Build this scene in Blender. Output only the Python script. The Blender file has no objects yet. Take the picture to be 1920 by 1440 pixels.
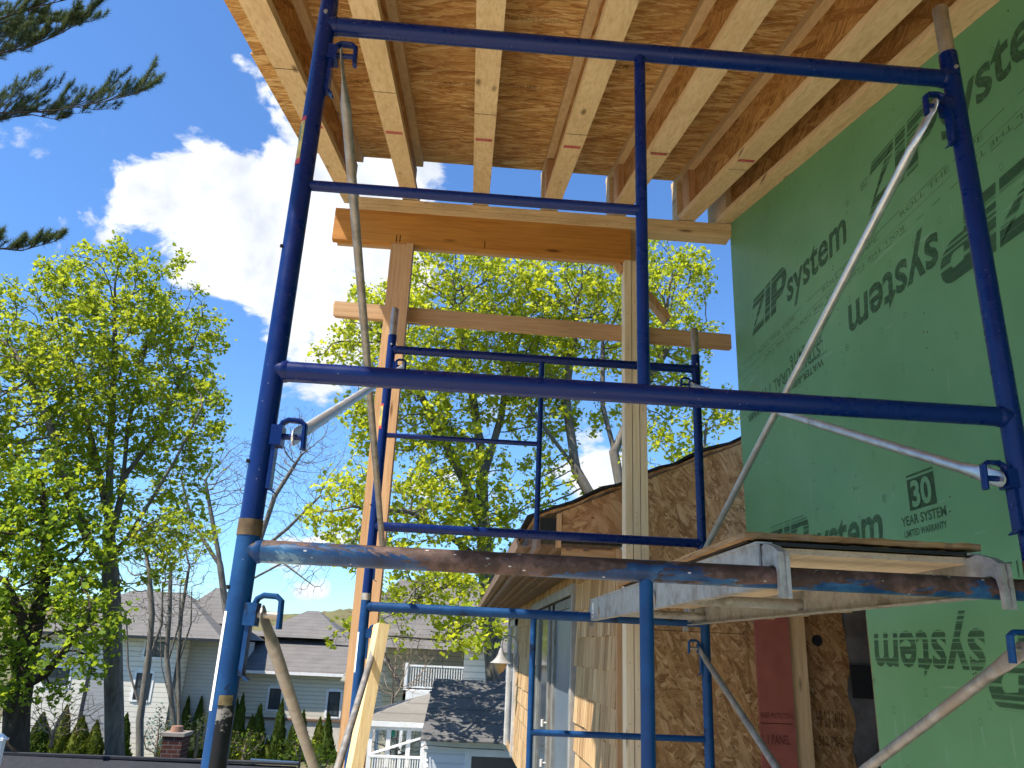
import bpy, math, random
import numpy as np
from mathutils import Vector, Matrix
R=math.radians
SC=bpy.context.scene
COL=SC.collection
random.seed(7); RNG=np.random.default_rng(11)

# ------------------------------------------------------------------ camera
FPX=1452.3; PIT,ROLL,YAW=0.329711,0.045684,0.054273
cp,sp=math.cos(PIT),math.sin(PIT)
CF=Vector((math.sin(YAW)*cp,math.cos(YAW)*cp,sp)); _r=Vector((math.cos(YAW),-math.sin(YAW),0)); _u=_r.cross(CF)
CR=_r*math.cos(ROLL)+_u*math.sin(ROLL); CU=_u*math.cos(ROLL)-_r*math.sin(ROLL)
cam=bpy.data.cameras.new('camera'); co=bpy.data.objects.new('camera',cam); COL.objects.link(co); SC.camera=co
co.matrix_world=Matrix((( CR.x,CU.x,-CF.x,0),(CR.y,CU.y,-CF.y,0),(CR.z,CU.z,-CF.z,0),(0,0,0,1)))
cam.sensor_width=36; cam.lens=FPX/1920*36; cam.clip_start=.02; cam.clip_end=3000
def ray(x,y): return CF*FPX+CR*(x-960)-CU*(y-720)
def at(x,y,Y):                      # point at building depth Y seen at a photo pixel (used to survey far things)
    d=ray(x,y); return d*(Y/d.y)

# ------------------------------------------------------------------ helpers
def tag(o,label=None,cat=None,group=None,kind=None):
    if label:o['label']=label
    if cat:o['category']=cat
    if group:o['group']=group
    if kind:o['kind']=kind
    return o
def empty(name,loc=(0,0,0),label=None,cat=None,group=None,rz=0):
    o=bpy.data.objects.new(name,None); COL.objects.link(o); o.location=loc; o.rotation_euler=(0,0,rz); o.empty_display_size=.2
    return tag(o,label,cat,group)
def wloc(o):
    v=Vector(o.location)
    while o.parent: o=o.parent; v=v+Vector(o.location)
    return v
class MB:
    def __init__(s): s.v=[]; s.f=[]; s.sm=[]
    def add(s,vs,fs,smooth=False):
        b=len(s.v); s.v.extend([tuple(p) for p in vs]); s.f.extend([tuple(i+b for i in f) for f in fs]); s.sm.extend([smooth]*len(fs)); return s
    def box(s,a,b):
        x0,y0,z0=a;x1,y1,z1=b
        return s.add([(x0,y0,z0),(x1,y0,z0),(x1,y1,z0),(x0,y1,z0),(x0,y0,z1),(x1,y0,z1),(x1,y1,z1),(x0,y1,z1)],
          [(0,3,2,1),(4,5,6,7),(0,1,5,4),(1,2,6,5),(2,3,7,6),(3,0,4,7)])
    def bar(s,p,q,w,h,up=(0,0,1)):        # box along p->q, w sideways, h along up
        p=Vector(p);q=Vector(q);d=(q-p).normalized();up=Vector(up);sd=d.cross(up).normalized();u=sd.cross(d)
        vs=[p+sd*(a*w/2)+u*(b*h/2) for a,b in((-1,-1),(1,-1),(1,1),(-1,1))]+[q+sd*(a*w/2)+u*(b*h/2) for a,b in((-1,-1),(1,-1),(1,1),(-1,1))]
        return s.add(vs,[(0,1,2,3),(7,6,5,4),(1,0,4,5),(2,1,5,6),(3,2,6,7),(0,3,7,4)])
    def tube(s,pts,r,n=12,ref=None,caps=True,smooth=True):
        pts=[Vector(p) for p in pts]; m=len(pts); vs=[];fs=[]
        rr=r if isinstance(r,(list,tuple)) else [r]*m
        u=None
        for i,p in enumerate(pts):
            d=(pts[min(i+1,m-1)]-pts[max(i-1,0)]).normalized()
            if ref is not None: u=(Vector(ref)-d*d.dot(Vector(ref))).normalized()
            elif u is None:
                u=d.orthogonal().normalized()
            else: u=(u-d*d.dot(u)).normalized()
            w=d.cross(u); ra,rb=(rr[i] if isinstance(rr[i],(list,tuple)) else (rr[i],rr[i]))
            for k in range(n):
                a=2*math.pi*k/n; vs.append(p+u*(math.cos(a)*ra)+w*(math.sin(a)*rb))
        for i in range(m-1):
            for k in range(n):
                a=i*n+k;b=i*n+(k+1)%n; fs.append((a,b,b+n,a+n))
        s.add(vs,fs,smooth)
        if caps:
            s.add(vs[:n],[tuple(reversed(range(n)))]); s.add(vs[-n:],[tuple(range(n))])
        return s
    def prism(s,poly,axis,a,b):           # poly in the other two axes, extruded a..b along axis
        def P(p,t): 
            return {'x':(t,p[0],p[1]),'y':(p[0],t,p[1]),'z':(p[0],p[1],t)}[axis]
        n=len(poly); vs=[P(p,a) for p in poly]+[P(p,b) for p in poly]
        fs=[tuple(range(n)),tuple(reversed(range(n,2*n)))]+[(i,i+n,(i+1)%n+n,(i+1)%n) for i in range(n)]
        return s.add(vs,fs)
    def build(s,name,mat,parent=None,world=True,fix=True):
        me=bpy.data.meshes.new(name); me.from_pydata(s.v,[],s.f); me.update()
        if fix:
            import bmesh
            bm=bmesh.new(); bm.from_mesh(me); bmesh.ops.recalc_face_normals(bm,faces=bm.faces); bm.to_mesh(me); bm.free()
        me.polygons.foreach_set('use_smooth',s.sm)
        for m in (mat if isinstance(mat,(list,tuple)) else [mat]): me.materials.append(m)
        return link(name,me,parent,world)
def link(name,me,parent=None,world=True):
    o=bpy.data.objects.new(name,me); COL.objects.link(o)
    if parent is not None:
        o.parent=parent
        if world: o.location=-wloc(parent)
    return o
def npmesh(name,V,F,mat,parent=None,world=True,smooth=False):      # F: (n,k) array of equal-size faces
    V=np.asarray(V,np.float32);F=np.asarray(F,np.int32); me=bpy.data.meshes.new(name)
    me.vertices.add(len(V)); me.vertices.foreach_set('co',V.ravel()); n,k=F.shape
    me.loops.add(n*k); me.loops.foreach_set('vertex_index',F.ravel()); me.polygons.add(n)
    me.polygons.foreach_set('loop_start',np.arange(0,n*k,k,dtype=np.int32)); me.polygons.foreach_set('loop_total',np.full(n,k,np.int32))
    if smooth: me.polygons.foreach_set('use_smooth',np.ones(n,bool))
    me.update(calc_edges=True); me.validate(); me.materials.append(mat)
    return link(name,me,parent,world)
def copy_tree(o,parent=None,loc=None,rot=None,label=None,scale=None):
    c=o.copy(); COL.objects.link(c); c.parent=parent
    if loc is not None:c.location=loc
    if rot is not None:c.rotation_euler=rot
    if scale is not None:c.scale=scale
    if label:c['label']=label
    for ch in [k for k in o.children]: copy_tree(ch,c)
    return c

# ------------------------------------------------------------------ materials
class NT:
    def __init__(s,name):
        s.m=bpy.data.materials.new(name); s.m.use_nodes=True; s.t=s.m.node_tree; s.b=s.t.nodes['Principled BSDF']; s.out=s.t.nodes['Material Output']
    def n(s,t,**k):
        nd=s.t.nodes.new(t)
        for a,v in k.items():
            if a.startswith('i_'): nd.inputs[a[2:].replace('_',' ')].default_value=v
            else: setattr(nd,a,v)
        return nd
    def l(s,a,b): s.t.links.new(a,b)
    def coord(s,scale=(1,1,1),rot=(0,0,0),loc=(0,0,0),rand=False):
        tc=s.n('ShaderNodeTexCoord'); mp=s.n('ShaderNodeMapping'); mp.inputs['Scale'].default_value=scale; mp.inputs['Rotation'].default_value=rot; mp.inputs['Location'].default_value=loc
        if rand:
            oi=s.n('ShaderNodeObjectInfo'); mu=s.n('ShaderNodeMath',operation='MULTIPLY'); s.l(oi.outputs['Random'],mu.inputs[0]); mu.inputs[1].default_value=37.
            ad=s.n('ShaderNodeVectorMath',operation='ADD'); s.l(tc.outputs['Object'],ad.inputs[0]); s.l(mu.outputs[0],ad.inputs[1]); s.l(ad.outputs[0],mp.inputs['Vector'])
        else: s.l(tc.outputs['Object'],mp.inputs['Vector'])
        return mp.outputs[0]
    def noise(s,vec,scale=5,detail=4,rough=.55,dist=0):
        nd=s.n('ShaderNodeTexNoise'); nd.inputs['Scale'].default_value=scale; nd.inputs['Detail'].default_value=detail; nd.inputs['Roughness'].default_value=rough; nd.inputs['Distortion'].default_value=dist
        if vec is not None: s.l(vec,nd.inputs['Vector'])
        return nd.outputs['Fac']
    def voro(s,vec,scale=5,feature='F1',out='Distance'):
        nd=s.n('ShaderNodeTexVoronoi',feature=feature); nd.inputs['Scale'].default_value=scale; s.l(vec,nd.inputs['Vector']); return nd.outputs[out]
    def ramp(s,fac,stops,interp='LINEAR'):
        nd=s.n('ShaderNodeValToRGB'); cr=nd.color_ramp; cr.interpolation=interp
        while len(cr.elements)<len(stops): cr.elements.new(.5)
        for e,(p,c) in zip(cr.elements,stops): e.position=p; e.color=(c,c,c,1) if isinstance(c,(int,float)) else (*c,1)
        s.l(fac,nd.inputs[0]); return nd.outputs[0]
    def mix(s,fac,a,b,mode='MIX'):
        nd=s.n('ShaderNodeMix',data_type='RGBA',blend_type=mode)
        for sock,v in ((nd.inputs[0],fac),(nd.inputs[6],a),(nd.inputs[7],b)):
            if isinstance(v,(int,float)): sock.default_value=v
            elif isinstance(v,tuple): sock.default_value=(*v,1)
            else: s.l(v,sock)
        return nd.outputs[2]
    def math(s,op,a,b=0,clamp=False):
        nd=s.n('ShaderNodeMath',operation=op,use_clamp=clamp)
        for i,v in enumerate((a,b)):
            if isinstance(v,(int,float)): nd.inputs[i].default_value=v
            else: s.l(v,nd.inputs[i])
        return nd.outputs[0]
    def bump(s,h,strength=.3,dist=.01):
        nd=s.n('ShaderNodeBump'); nd.inputs['Strength'].default_value=strength; nd.inputs['Distance'].default_value=dist; s.l(h,nd.inputs['Height']); s.l(nd.outputs[0],s.b.inputs['Normal'])
    def set(s,col=None,rough=None,metal=None,spec=None,coat=None):
        for k,v in (('Base Color',col),('Roughness',rough),('Metallic',metal),('Specular IOR Level',spec),('Coat Weight',coat)):
            if v is None: continue
            if isinstance(v,tuple): s.b.inputs[k].default_value=(*v,1)
            elif isinstance(v,(int,float)): s.b.inputs[k].default_value=v
            else: s.l(v,s.b.inputs[k])
        return s.m
def wood(name,axis,lo,hi,dark,knots=True,rough=.75,sc=1.,stain=.0):
    m=NT(name); g={'x':(1.1,22,22),'y':(22,1.1,22),'z':(22,22,1.1)}[axis]; g=tuple(v*sc for v in g)
    v=m.coord(g,rand=True)
    a=m.noise(v,1.,5,.6,.6); c=m.ramp(a,[(.3,lo),(.55,hi),(.75,lo)])
    v2=m.coord(tuple(x*4 for x in g),rand=True); b=m.noise(v2,1.,3,.6); c=m.mix(m.ramp(b,[(.45,0.),(.7,.45)]),c,dark)
    big=m.noise(m.coord((1.5,1.5,1.5),rand=True),1.3,3); c=m.mix(m.ramp(big,[(.35,0.),(.7,.3)]),c,tuple(x*.72 for x in lo))
    if knots:
        kv=m.coord({'x':(2.2,9,9),'y':(9,2.2,9),'z':(9,9,2.2)}[axis],rand=True)
        k=m.voro(kv,1.); c=m.mix(m.ramp(k,[(.05,.85),(.13,0.)]),c,tuple(x*.35 for x in dark))
    m.bump(b,.25,.004); return m.set(c,rough,spec=.25)
def osb(name,plane,cols,fl=14.,aniso=4.,rot0=0.,rough=.8,spread=1.):
    m=NT(name); 
    rx={'z':(0,0,0),'y':(R(90),0,0),'x':(0,R(90),0)}[plane]
    layers=[]
    for i,th in enumerate((0.,.9*spread,-.8*spread,1.9*spread)):
        mp0=m.n('ShaderNodeMapping'); tc=m.n('ShaderNodeTexCoord'); m.l(tc.outputs['Object'],mp0.inputs['Vector']); mp0.inputs['Rotation'].default_value=rx
        mp1=m.n('ShaderNodeMapping'); m.l(mp0.outputs[0],mp1.inputs['Vector']); mp1.inputs['Rotation'].default_value=(0,0,th+rot0); mp1.inputs['Location'].default_value=(i*3.3,i*1.7,0)
        nz=m.n('ShaderNodeTexNoise'); nz.inputs['Scale'].default_value=9; m.l(mp1.outputs[0],nz.inputs['Vector'])
        mx=m.n('ShaderNodeMix',data_type='VECTOR'); mx.inputs[0].default_value=.009; m.l(mp1.outputs[0],mx.inputs[4]); m.l(nz.outputs['Color'],mx.inputs[5])
        mp2=m.n('ShaderNodeMapping'); m.l(mx.outputs[1],mp2.inputs['Vector']); fs=(1,.8,1.3,.62)[i]; mp2.inputs['Scale'].default_value=(fl/aniso*fs,fl*fs,.01)
        vo=m.n('ShaderNodeTexVoronoi',feature='F1'); vo.inputs['Scale'].default_value=1.; m.l(mp2.outputs[0],vo.inputs['Vector'])
        sep=m.n('ShaderNodeSeparateColor'); m.l(vo.outputs['Color'],sep.inputs[0])
        gr=m.n('ShaderNodeTexNoise'); mp3=m.n('ShaderNodeMapping'); m.l(mp1.outputs[0],mp3.inputs['Vector']); mp3.inputs['Scale'].default_value=(fl*.5,fl*7,1); m.l(mp3.outputs[0],gr.inputs['Vector']); gr.inputs['Scale'].default_value=1
        layers.append((sep.outputs[0],sep.outputs[1],vo.outputs['Distance'],gr.outputs['Fac']))
    sel=layers[0]; val=sel[0]; dist=sel[2]; grn=sel[3]
    for i in (1,2,3):
        cond=m.math('GREATER_THAN',layers[i][1],.55 if i<3 else .7)
        def mf(a,b):
            n=m.n('ShaderNodeMix',data_type='FLOAT'); m.l(cond,n.inputs[0]); m.l(a,n.inputs[2]); m.l(b,n.inputs[3]); return n.outputs[0]
        val=mf(val,layers[i][0]); dist=mf(dist,layers[i][2]); grn=mf(grn,layers[i][3])
    n=len(cols); c=m.ramp(val,[(i/(n-1)*.9+.05,cols[i]) for i in range(n)])
    c=m.mix(m.ramp(dist,[(.55,0.),(1.,.3)]),c,tuple(x*.3 for x in cols[0]))
    c=m.mix(m.ramp(grn,[(.4,0.),(.75,.35)]),c,tuple(x*.5 for x in cols[0]))
    c=m.mix(m.ramp(grn,[(.3,.5),(.48,0.)]),c,tuple(min(1,x*1.25) for x in cols[-1]))
    blot=m.noise(m.coord((1,1,1)),1.7,4); c=m.mix(m.ramp(blot,[(.45,0.),(.72,.35)]),c,tuple(x*.55 for x in cols[0]))
    return m.set(c,rough,spec=.3)
def paint(name,base,scuff_tone,chip=None,chipamt=.62,rough=.32,scuff=.25,chipscale=7,peel=None):
    m=NT(name); v=m.coord((1,1,1),rand=True)
    a=m.noise(v,14,5,.65); c=m.mix(m.ramp(a,[(.4,0.),(.75,scuff)]),base,scuff_tone)  # noise scuffs mix in a brighter paint tone
    ro=m.ramp(a,[(.3,rough),(.8,rough+.25)])
    if peel:
        p=m.noise(v,peel[1],6,.62,.4); c=m.mix(m.ramp(p,[(peel[2],0.),(peel[2]+.02,1.)]),c,peel[0]); 
    if chip:
        k=m.noise(v,chipscale,8,.72,.3); f=m.ramp(k,[(chipamt,0.),(chipamt+.02,1.)]); 
        rc=m.mix(m.noise(v,40,3),tuple(x*.5 for x in chip),chip)
        c=m.mix(f,c,rc); ro=m.mix(f,ro,(.85,.85,.85))
        m.bump(m.math('SUBTRACT',1.,f),.4,.002)
    sp_=m.voro(v,55); c=m.mix(m.ramp(sp_,[(.035,.75),(.06,0.)]),c,(.35,.36,.38))
    return m.set(c,ro,spec=.27)
def galv(name,a,b,rough=.35,metal=.85,sc=25,dirt=(.12,.1,.08),da=.62):
    m=NT(name); v=m.coord((1,1,1),rand=True); n1=m.noise(v,sc,6,.65); c=m.mix(m.ramp(n1,[(.3,0.),(.7,1.)]),a,b)
    n2=m.noise(v,9,6,.7); f=m.ramp(n2,[(da,0.),(da+.12,.8)]); c=m.mix(f,c,dirt)
    m.bump(n1,.08,.002); return m.set(c,m.ramp(n1,[(.3,rough),(.7,rough+.2)]),m.ramp(n2,[(da,metal),(da+.1,metal*.4)]))
def plain(name,col,rough=.6,metal=0,var=.12,sc=6,spec=.4,bump=0.):
    m=NT(name); v=m.coord((1,1,1),rand=True); n1=m.noise(v,sc,5,.6); c=m.mix(m.ramp(n1,[(.3,0.),(.72,1.)]),tuple(x*(1-var*2) for x in col),tuple(min(1,x*(1+var)) for x in col))
    if bump: m.bump(m.noise(v,sc*8,4),bump,.01)
    return m.set(c,rough,metal,spec=spec)
M={}
M['blue']=paint('navy_blue_painted_steel',(.0006,.012,.092),(.003,.032,.18),chip=(.22,.12,.07),chipamt=.79,rough=.2,scuff=.12)
M['blue_old']=paint('worn_blue_painted_steel',(.001,.034,.125),(.008,.09,.24),chip=(.13,.08,.06),chipamt=.68,rough=.4,scuff=.5,peel=((.004,.014,.045),9,.62))
def rustbar():
    m=NT('peeling_blue_paint_over_rust'); v=m.coord((1,1,1)); tc=m.n('ShaderNodeTexCoord'); sx=m.n('ShaderNodeSeparateXYZ'); m.l(tc.outputs['Object'],sx.inputs[0])
    a=m.noise(m.coord((1.6,5,5)),2.2,8,.68,.5)
    # more bare metal toward the middle and along the top of the bar, as planks have worn it
    z=m.math('MULTIPLY',m.math('SUBTRACT',sx.outputs[2],1.488),3.2)
    f=m.math('ADD',a,z); f=m.ramp(f,[(.485,0.),(.495,1.)])
    r1=m.noise(v,22,6,.7); rust=m.ramp(r1,[(.25,(.016,.009,.007)),(.5,(.05,.027,.02)),(.64,(.12,.07,.058)),(.8,(.04,.024,.02))])
    b1=m.noise(v,6,6,.65,.5); blue=m.ramp(b1,[(.35,(.002,.012,.045)),(.5,(.003,.03,.1)),(.62,(.02,.09,.2)),(.68,(.2,.32,.4))])
    c=m.mix(f,blue,rust); sp_=m.voro(m.coord((30,60,60)),1.); c=m.mix(m.ramp(sp_,[(.08,.8),(.12,0.)]),c,(.5,.5,.48))
    m.bump(m.math('SUBTRACT',m.math('MULTIPLY',r1,.3),f),.5,.002); return m.set(c,m.mix(f,(.38,.38,.38),(.65,.65,.65)),spec=.4)
M['rustbar']=rustbar()
M['galv']=galv('galvanised_tube',(.5,.52,.52),(.72,.73,.72),.28)
M['galv_old']=galv('weathered_galvanised_tube',(.17,.16,.145),(.4,.38,.35),.45,.6,dirt=(.24,.19,.14),da=.5)
M['alu']=galv('dull_aluminium',(.26,.26,.25),(.44,.44,.42),.42,.55,32,(.15,.135,.11),.5)
M['pin']=galv('bare_steel_pin',(.32,.28,.22),(.5,.44,.36),.4,.75,30,(.1,.06,.03),.6)
M['rustring']=plain('brown_rusty_collar',(.13,.088,.045),.8,.2,.3,30)
M['white']=plain('white_tape',(.75,.74,.7),.5,0,.1,20)
M['blacktape']=paint('black_and_grey_worn_tape',(.01,.01,.012),(.03,.03,.035),chip=(.35,.33,.3),chipamt=.56,rough=.3,chipscale=16)
M['yellow']=plain('yellow_sticker',(.5,.38,.08),.5,0,.25,40)
M['red']=plain('red_sticker',(.45,.03,.03),.5,0,.2,40)
M['teal']=plain('teal_print',(.05,.2,.2),.5,0,.2,40)
for ax in 'xyz': M['pine_'+ax]=wood('spruce_lumber_along_'+ax,ax,(.62,.43,.215),(.72,.53,.29),(.4,.24,.11))
M['lvl']=wood('orange_laminated_beam','x',(.42,.165,.03),(.52,.24,.05),(.25,.09,.02),True,.6)
M['fir_z']=wood('reddish_fir_lumber','z',(.48,.27,.12),(.6,.37,.19),(.3,.13,.05))
M['fir_x']=wood('tan_fir_lumber','x',(.44,.26,.13),(.54,.35,.19),(.27,.14,.06))
M['cream_z']=wood('cream_lumber','z',(.68,.54,.34),(.76,.63,.43),(.5,.34,.18))
M['yel_z']=wood('pale_yellow_lumber','z',(.72,.52,.24),(.8,.62,.33),(.5,.3,.12))
M['deck']=osb('strand_board_roof_deck','z',[(.34,.145,.035),(.48,.23,.06),(.58,.31,.09),(.66,.4,.14),(.78,.54,.24)],64,6,0,spread=.16)
M['web']=osb('strand_board_joist_web','x',[(.3,.125,.03),(.46,.21,.05),(.55,.28,.075),(.66,.38,.13)],60,6,R(80),spread=.4)
M['gable']=osb('weathered_strand_board','y',[(.26,.13,.045),(.36,.19,.07),(.44,.24,.09),(.52,.31,.13),(.64,.42,.21)],56,3.6,0)
M['gable2']=osb('reddish_strand_board','y',[(.26,.12,.045),(.36,.175,.07),(.44,.23,.1),(.54,.32,.15)],34,3,0.4)
def ply():
    m=NT('old_plywood'); a=m.noise(m.coord((3,3,70)),2,5,.7,.4); b=m.noise(m.coord((4,9,4)),2,4)
    c=m.ramp(a,[(.3,(.1,.055,.025)),(.5,(.28,.17,.075)),(.7,(.42,.29,.14))]); c=m.mix(m.ramp(b,[(.5,0.),(.7,.5)]),c,(.3,.24,.18)); m.bump(a,.4,.006); return m.set(c,.8,spec=.2)
M['ply']=ply()
M['plydark']=plain('black_ply_and_gap_shade',(.02,.014,.01),.9,0,.3,30)
M['plydeck']=wood('grey_plank_plywood','y',(.5,.4,.28),(.6,.5,.36),(.3,.22,.15),False,.8)
def greenpanel():
    m=NT('green_coated_sheathing'); v=m.coord((1,1,1)); a=m.noise(v,1.1,5,.6)
    c=m.ramp(a,[(.3,(.092,.23,.098)),(.55,(.118,.28,.13)),(.75,(.15,.32,.17))])
    d=m.noise(v,6,8,.75,.6); c=m.mix(m.ramp(d,[(.56,0.),(.76,.35)]),c,(.2,.3,.2))
    s1=m.noise(m.coord((1,26,2.2),rot=(R(25),0,0)),1.4,2,.4); c=m.mix(m.ramp(s1,[(.71,0.),(.74,.3)]),c,(.24,.36,.26))
    s2=m.noise(m.coord((1,2,30),rot=(R(-28),0,0)),1.6,2,.4); c=m.mix(m.ramp(s2,[(.72,0.),(.75,.35)]),c,(.26,.38,.28))
    g=m.noise(m.coord((40,40,400)),1,3); m.bump(m.math('ADD',g,m.noise(v,60,3)),.05,.003)
    return m.set(c,.55,spec=.35)
M['green']=greenpanel()
M['redpanel']=plain('red_coated_sheathing',(.34,.1,.07),.6,0,.12,7)
def ink(name,col,stripe=0.,worn=.5):
    m=NT(name); m.set(col,.7,spec=.2); tr=m.n('ShaderNodeBsdfTransparent'); mx=m.n('ShaderNodeMixShader')
    a=m.noise(m.coord((1,9,14)),6,7,.75); f=m.ramp(a,[(worn-.12,.12),(worn+.07,.54)])
    if stripe:
        w=m.noise(m.coord((.01,.35,95)),1,2,.5); f=m.math('MULTIPLY',f,m.ramp(w,[(.4,.1),(.46,1.)]))
    m.l(f,mx.inputs[0]); m.l(tr.outputs[0],mx.inputs[1]); m.l(m.b.outputs[0],mx.inputs[2]); m.l(mx.outputs[0],m.out.inputs[0]); return m.m
M['ink']=ink('black_print_ink',(.02,.045,.028),0,.42)
M['inkstripe']=ink('striped_black_print_ink',(.02,.05,.03),1,.36)
M['inkdark']=ink('dark_print_ink',(.015,.02,.015),0,.36)
M['inkred']=ink('dark_print_ink_on_red',(.05,.012,.01),0,.4)
M['inkgreen']=ink('green_stamp_ink',(.03,.06,.03),0,.5)
M['inkpink']=ink('pink_chalk_mark',(.6,.12,.12),0,.45)
M['seam']=plain('panel_seam',(.06,.045,.025),.9)
M['edge']=plain('board_cut_edge',(.3,.19,.1),.85,0,.25,60)
M['membrane']=plain('grey_wrinkled_membrane',(.13,.13,.13),.6,0,.3,5,bump=.4)
M['black']=plain('black_tape_and_void_shade',(.008,.008,.009),.45,0,.2,9)
M['shinglewall']=None

# ------------------------------------------------------------------ light
w=bpy.data.worlds.new('World'); SC.world=w; w.use_nodes=True; nt=w.node_tree; nt.nodes.clear()
SD=Vector((-.60,-.35,1)).normalized()
EL=math.asin(SD.z); AZ=math.atan2(SD.x,SD.y)
def wn(t,**k):
    nd=nt.nodes.new(t)
    for a,v in k.items(): setattr(nd,a,v)
    return nd
L=nt.links.new
sky=wn('ShaderNodeTexSky',sky_type='NISHITA',sun_disc=False,sun_elevation=EL,sun_rotation=AZ%(2*math.pi),altitude=50,air_density=1.,dust_density=.25,ozone_density=2.2)
tc=wn('ShaderNodeTexCoord'); DIR=tc.outputs['Generated']
def wm(op,a,b=0.,clamp=False):
    nd=wn('ShaderNodeMath',operation=op,use_clamp=clamp)
    for i,v in enumerate((a,b)):
        if isinstance(v,(int,float)): nd.inputs[i].default_value=v
        else: L(v,nd.inputs[i])
    return nd.outputs[0]
def wv(op,a,b,out=0):
    nd=wn('ShaderNodeVectorMath',operation=op)
    for i,v in enumerate((a,b)):
        if isinstance(v,(tuple,Vector)): nd.inputs[i].default_value=v
        else: L(v,nd.inputs[i])
    return nd.outputs[out]
# clouds stand in the sky by direction: (azimuth/elevation point, width, height, density)
CL=[((290,345),.07,.05,.85),((250,385),.055,.045,.8),((380,370),.095,.075,1.1),((470,440),.09,.09,1.2),((550,520),.08,.095,1.2),((580,420),.1,.085,1.2),((540,620),.075,.055,1.),((640,590),.085,.08,1.1),((670,440),.1,.13,1.2),
 ((480,200),.05,.035,.52),((195,240),.03,.025,.5),((1120,885),.055,.05,.85),((520,1030),.09,.04,.6),((590,1108),.03,.016,.7),((340,1110),.06,.02,.5),((800,900),.09,.05,.5),((470,130),.03,.015,.42),((900,780),.07,.05,.45)]
acc=None
for (px,py),rx,ry,dn in CL:
    c=ray(px,py).normalized(); e1=c.cross(Vector((0,0,1))).normalized(); e2=e1.cross(c)
    df=wv('SUBTRACT',DIR,c); a=wm('DIVIDE',wv('DOT_PRODUCT',df,e1,1),rx); b=wm('DIVIDE',wv('DOT_PRODUCT',df,e2,1),ry); cc=wm('GREATER_THAN',wv('DOT_PRODUCT',DIR,c,1),0.)
    d2=wm('ADD',wm('MULTIPLY',a,a),wm('MULTIPLY',b,b)); g=wm('MULTIPLY',wm('MULTIPLY',wm('POWER',2.718,wm('MULTIPLY',d2,-.8)),dn),cc)
    acc=g if acc is None else wm('MAXIMUM',acc,g)
mp=wn('ShaderNodeMapping'); mp.inputs['Scale'].default_value=(1,1,1.5); L(DIR,mp.inputs[0])
nz=wn('ShaderNodeTexNoise'); nz.inputs['Scale'].default_value=9; nz.inputs['Detail'].default_value=9; nz.inputs['Roughness'].default_value=.6; nz.inputs['Distortion'].default_value=.35; L(mp.outputs[0],nz.inputs['Vector'])
nz2=wn('ShaderNodeTexNoise'); nz2.inputs['Scale'].default_value=13; nz2.inputs['Detail'].default_value=7; nz2.inputs['Roughness'].default_value=.55; nz2.inputs['Distortion'].default_value=.3; L(DIR,nz2.inputs['Vector'])
dens=wm('ADD',acc,wm('MULTIPLY',wm('SUBTRACT',nz.outputs['Fac'],.5),2.6))
mr=wn('ShaderNodeMapRange',interpolation_type='SMOOTHSTEP'); L(dens,mr.inputs[0]); mr.inputs[1].default_value=.42; mr.inputs[2].default_value=.7
cm=wn('ShaderNodeMapRange'); L(wm('ADD',nz2.outputs['Fac'],wm('MULTIPLY',nz.outputs['Fac'],.3)),cm.inputs[0]); cm.inputs[1].default_value=.58; cm.inputs[2].default_value=.88; 
CLOUDV=5.6
crp=wn('ShaderNodeMix',data_type='RGBA'); L(cm.outputs[0],crp.inputs[0]); crp.inputs[6].default_value=(CLOUDV*1.05,CLOUDV*1.07,CLOUDV*1.1,1); crp.inputs[7].default_value=(CLOUDV*.66,CLOUDV*.72,CLOUDV*.82,1)
tint=wn('ShaderNodeMix',data_type='RGBA',blend_type='MULTIPLY'); tint.inputs[0].default_value=1; L(sky.outputs[0],tint.inputs[6]); tint.inputs[7].default_value=(.66,.96,1.28,1)
mx=wn('ShaderNodeMix',data_type='RGBA'); L(wm('MULTIPLY',mr.outputs[0],.97),mx.inputs[0]); L(tint.outputs[2],mx.inputs[6]); L(crp.outputs[2],mx.inputs[7])
bg=wn('ShaderNodeBackground'); bg.inputs['Strength'].default_value=.085; L(mx.outputs[2],bg.inputs[0]); wo=wn('ShaderNodeOutputWorld'); L(bg.outputs[0],wo.inputs[0])
sl=bpy.data.lights.new('sun','SUN'); sl.energy=4.1; sl.angle=R(.53); sl.color=(1,.93,.82); so=bpy.data.objects.new('sun',sl); COL.objects.link(so); so.location=(-6,-4,10); so.rotation_euler=SD.to_track_quat('Z','Y').to_euler()
SC.view_settings.view_transform='Standard'; SC.view_settings.look='None'; SC.view_settings.gamma=1; SC.view_settings.exposure=1.22
SC.render.engine='CYCLES'; SC.cycles.use_denoising=True; SC.cycles.use_adaptive_sampling=True; SC.cycles.adaptive_threshold=.03; w.cycles.sampling_method='MANUAL'; w.cycles.sample_map_resolution=256; SC.cycles.max_bounces=6; SC.cycles.diffuse_bounces=3; SC.cycles.glossy_bounces=3; SC.cycles.transmission_bounces=4; SC.cycles.transparent_max_bounces=8; SC.cycles.sample_clamp_indirect=6
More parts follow.
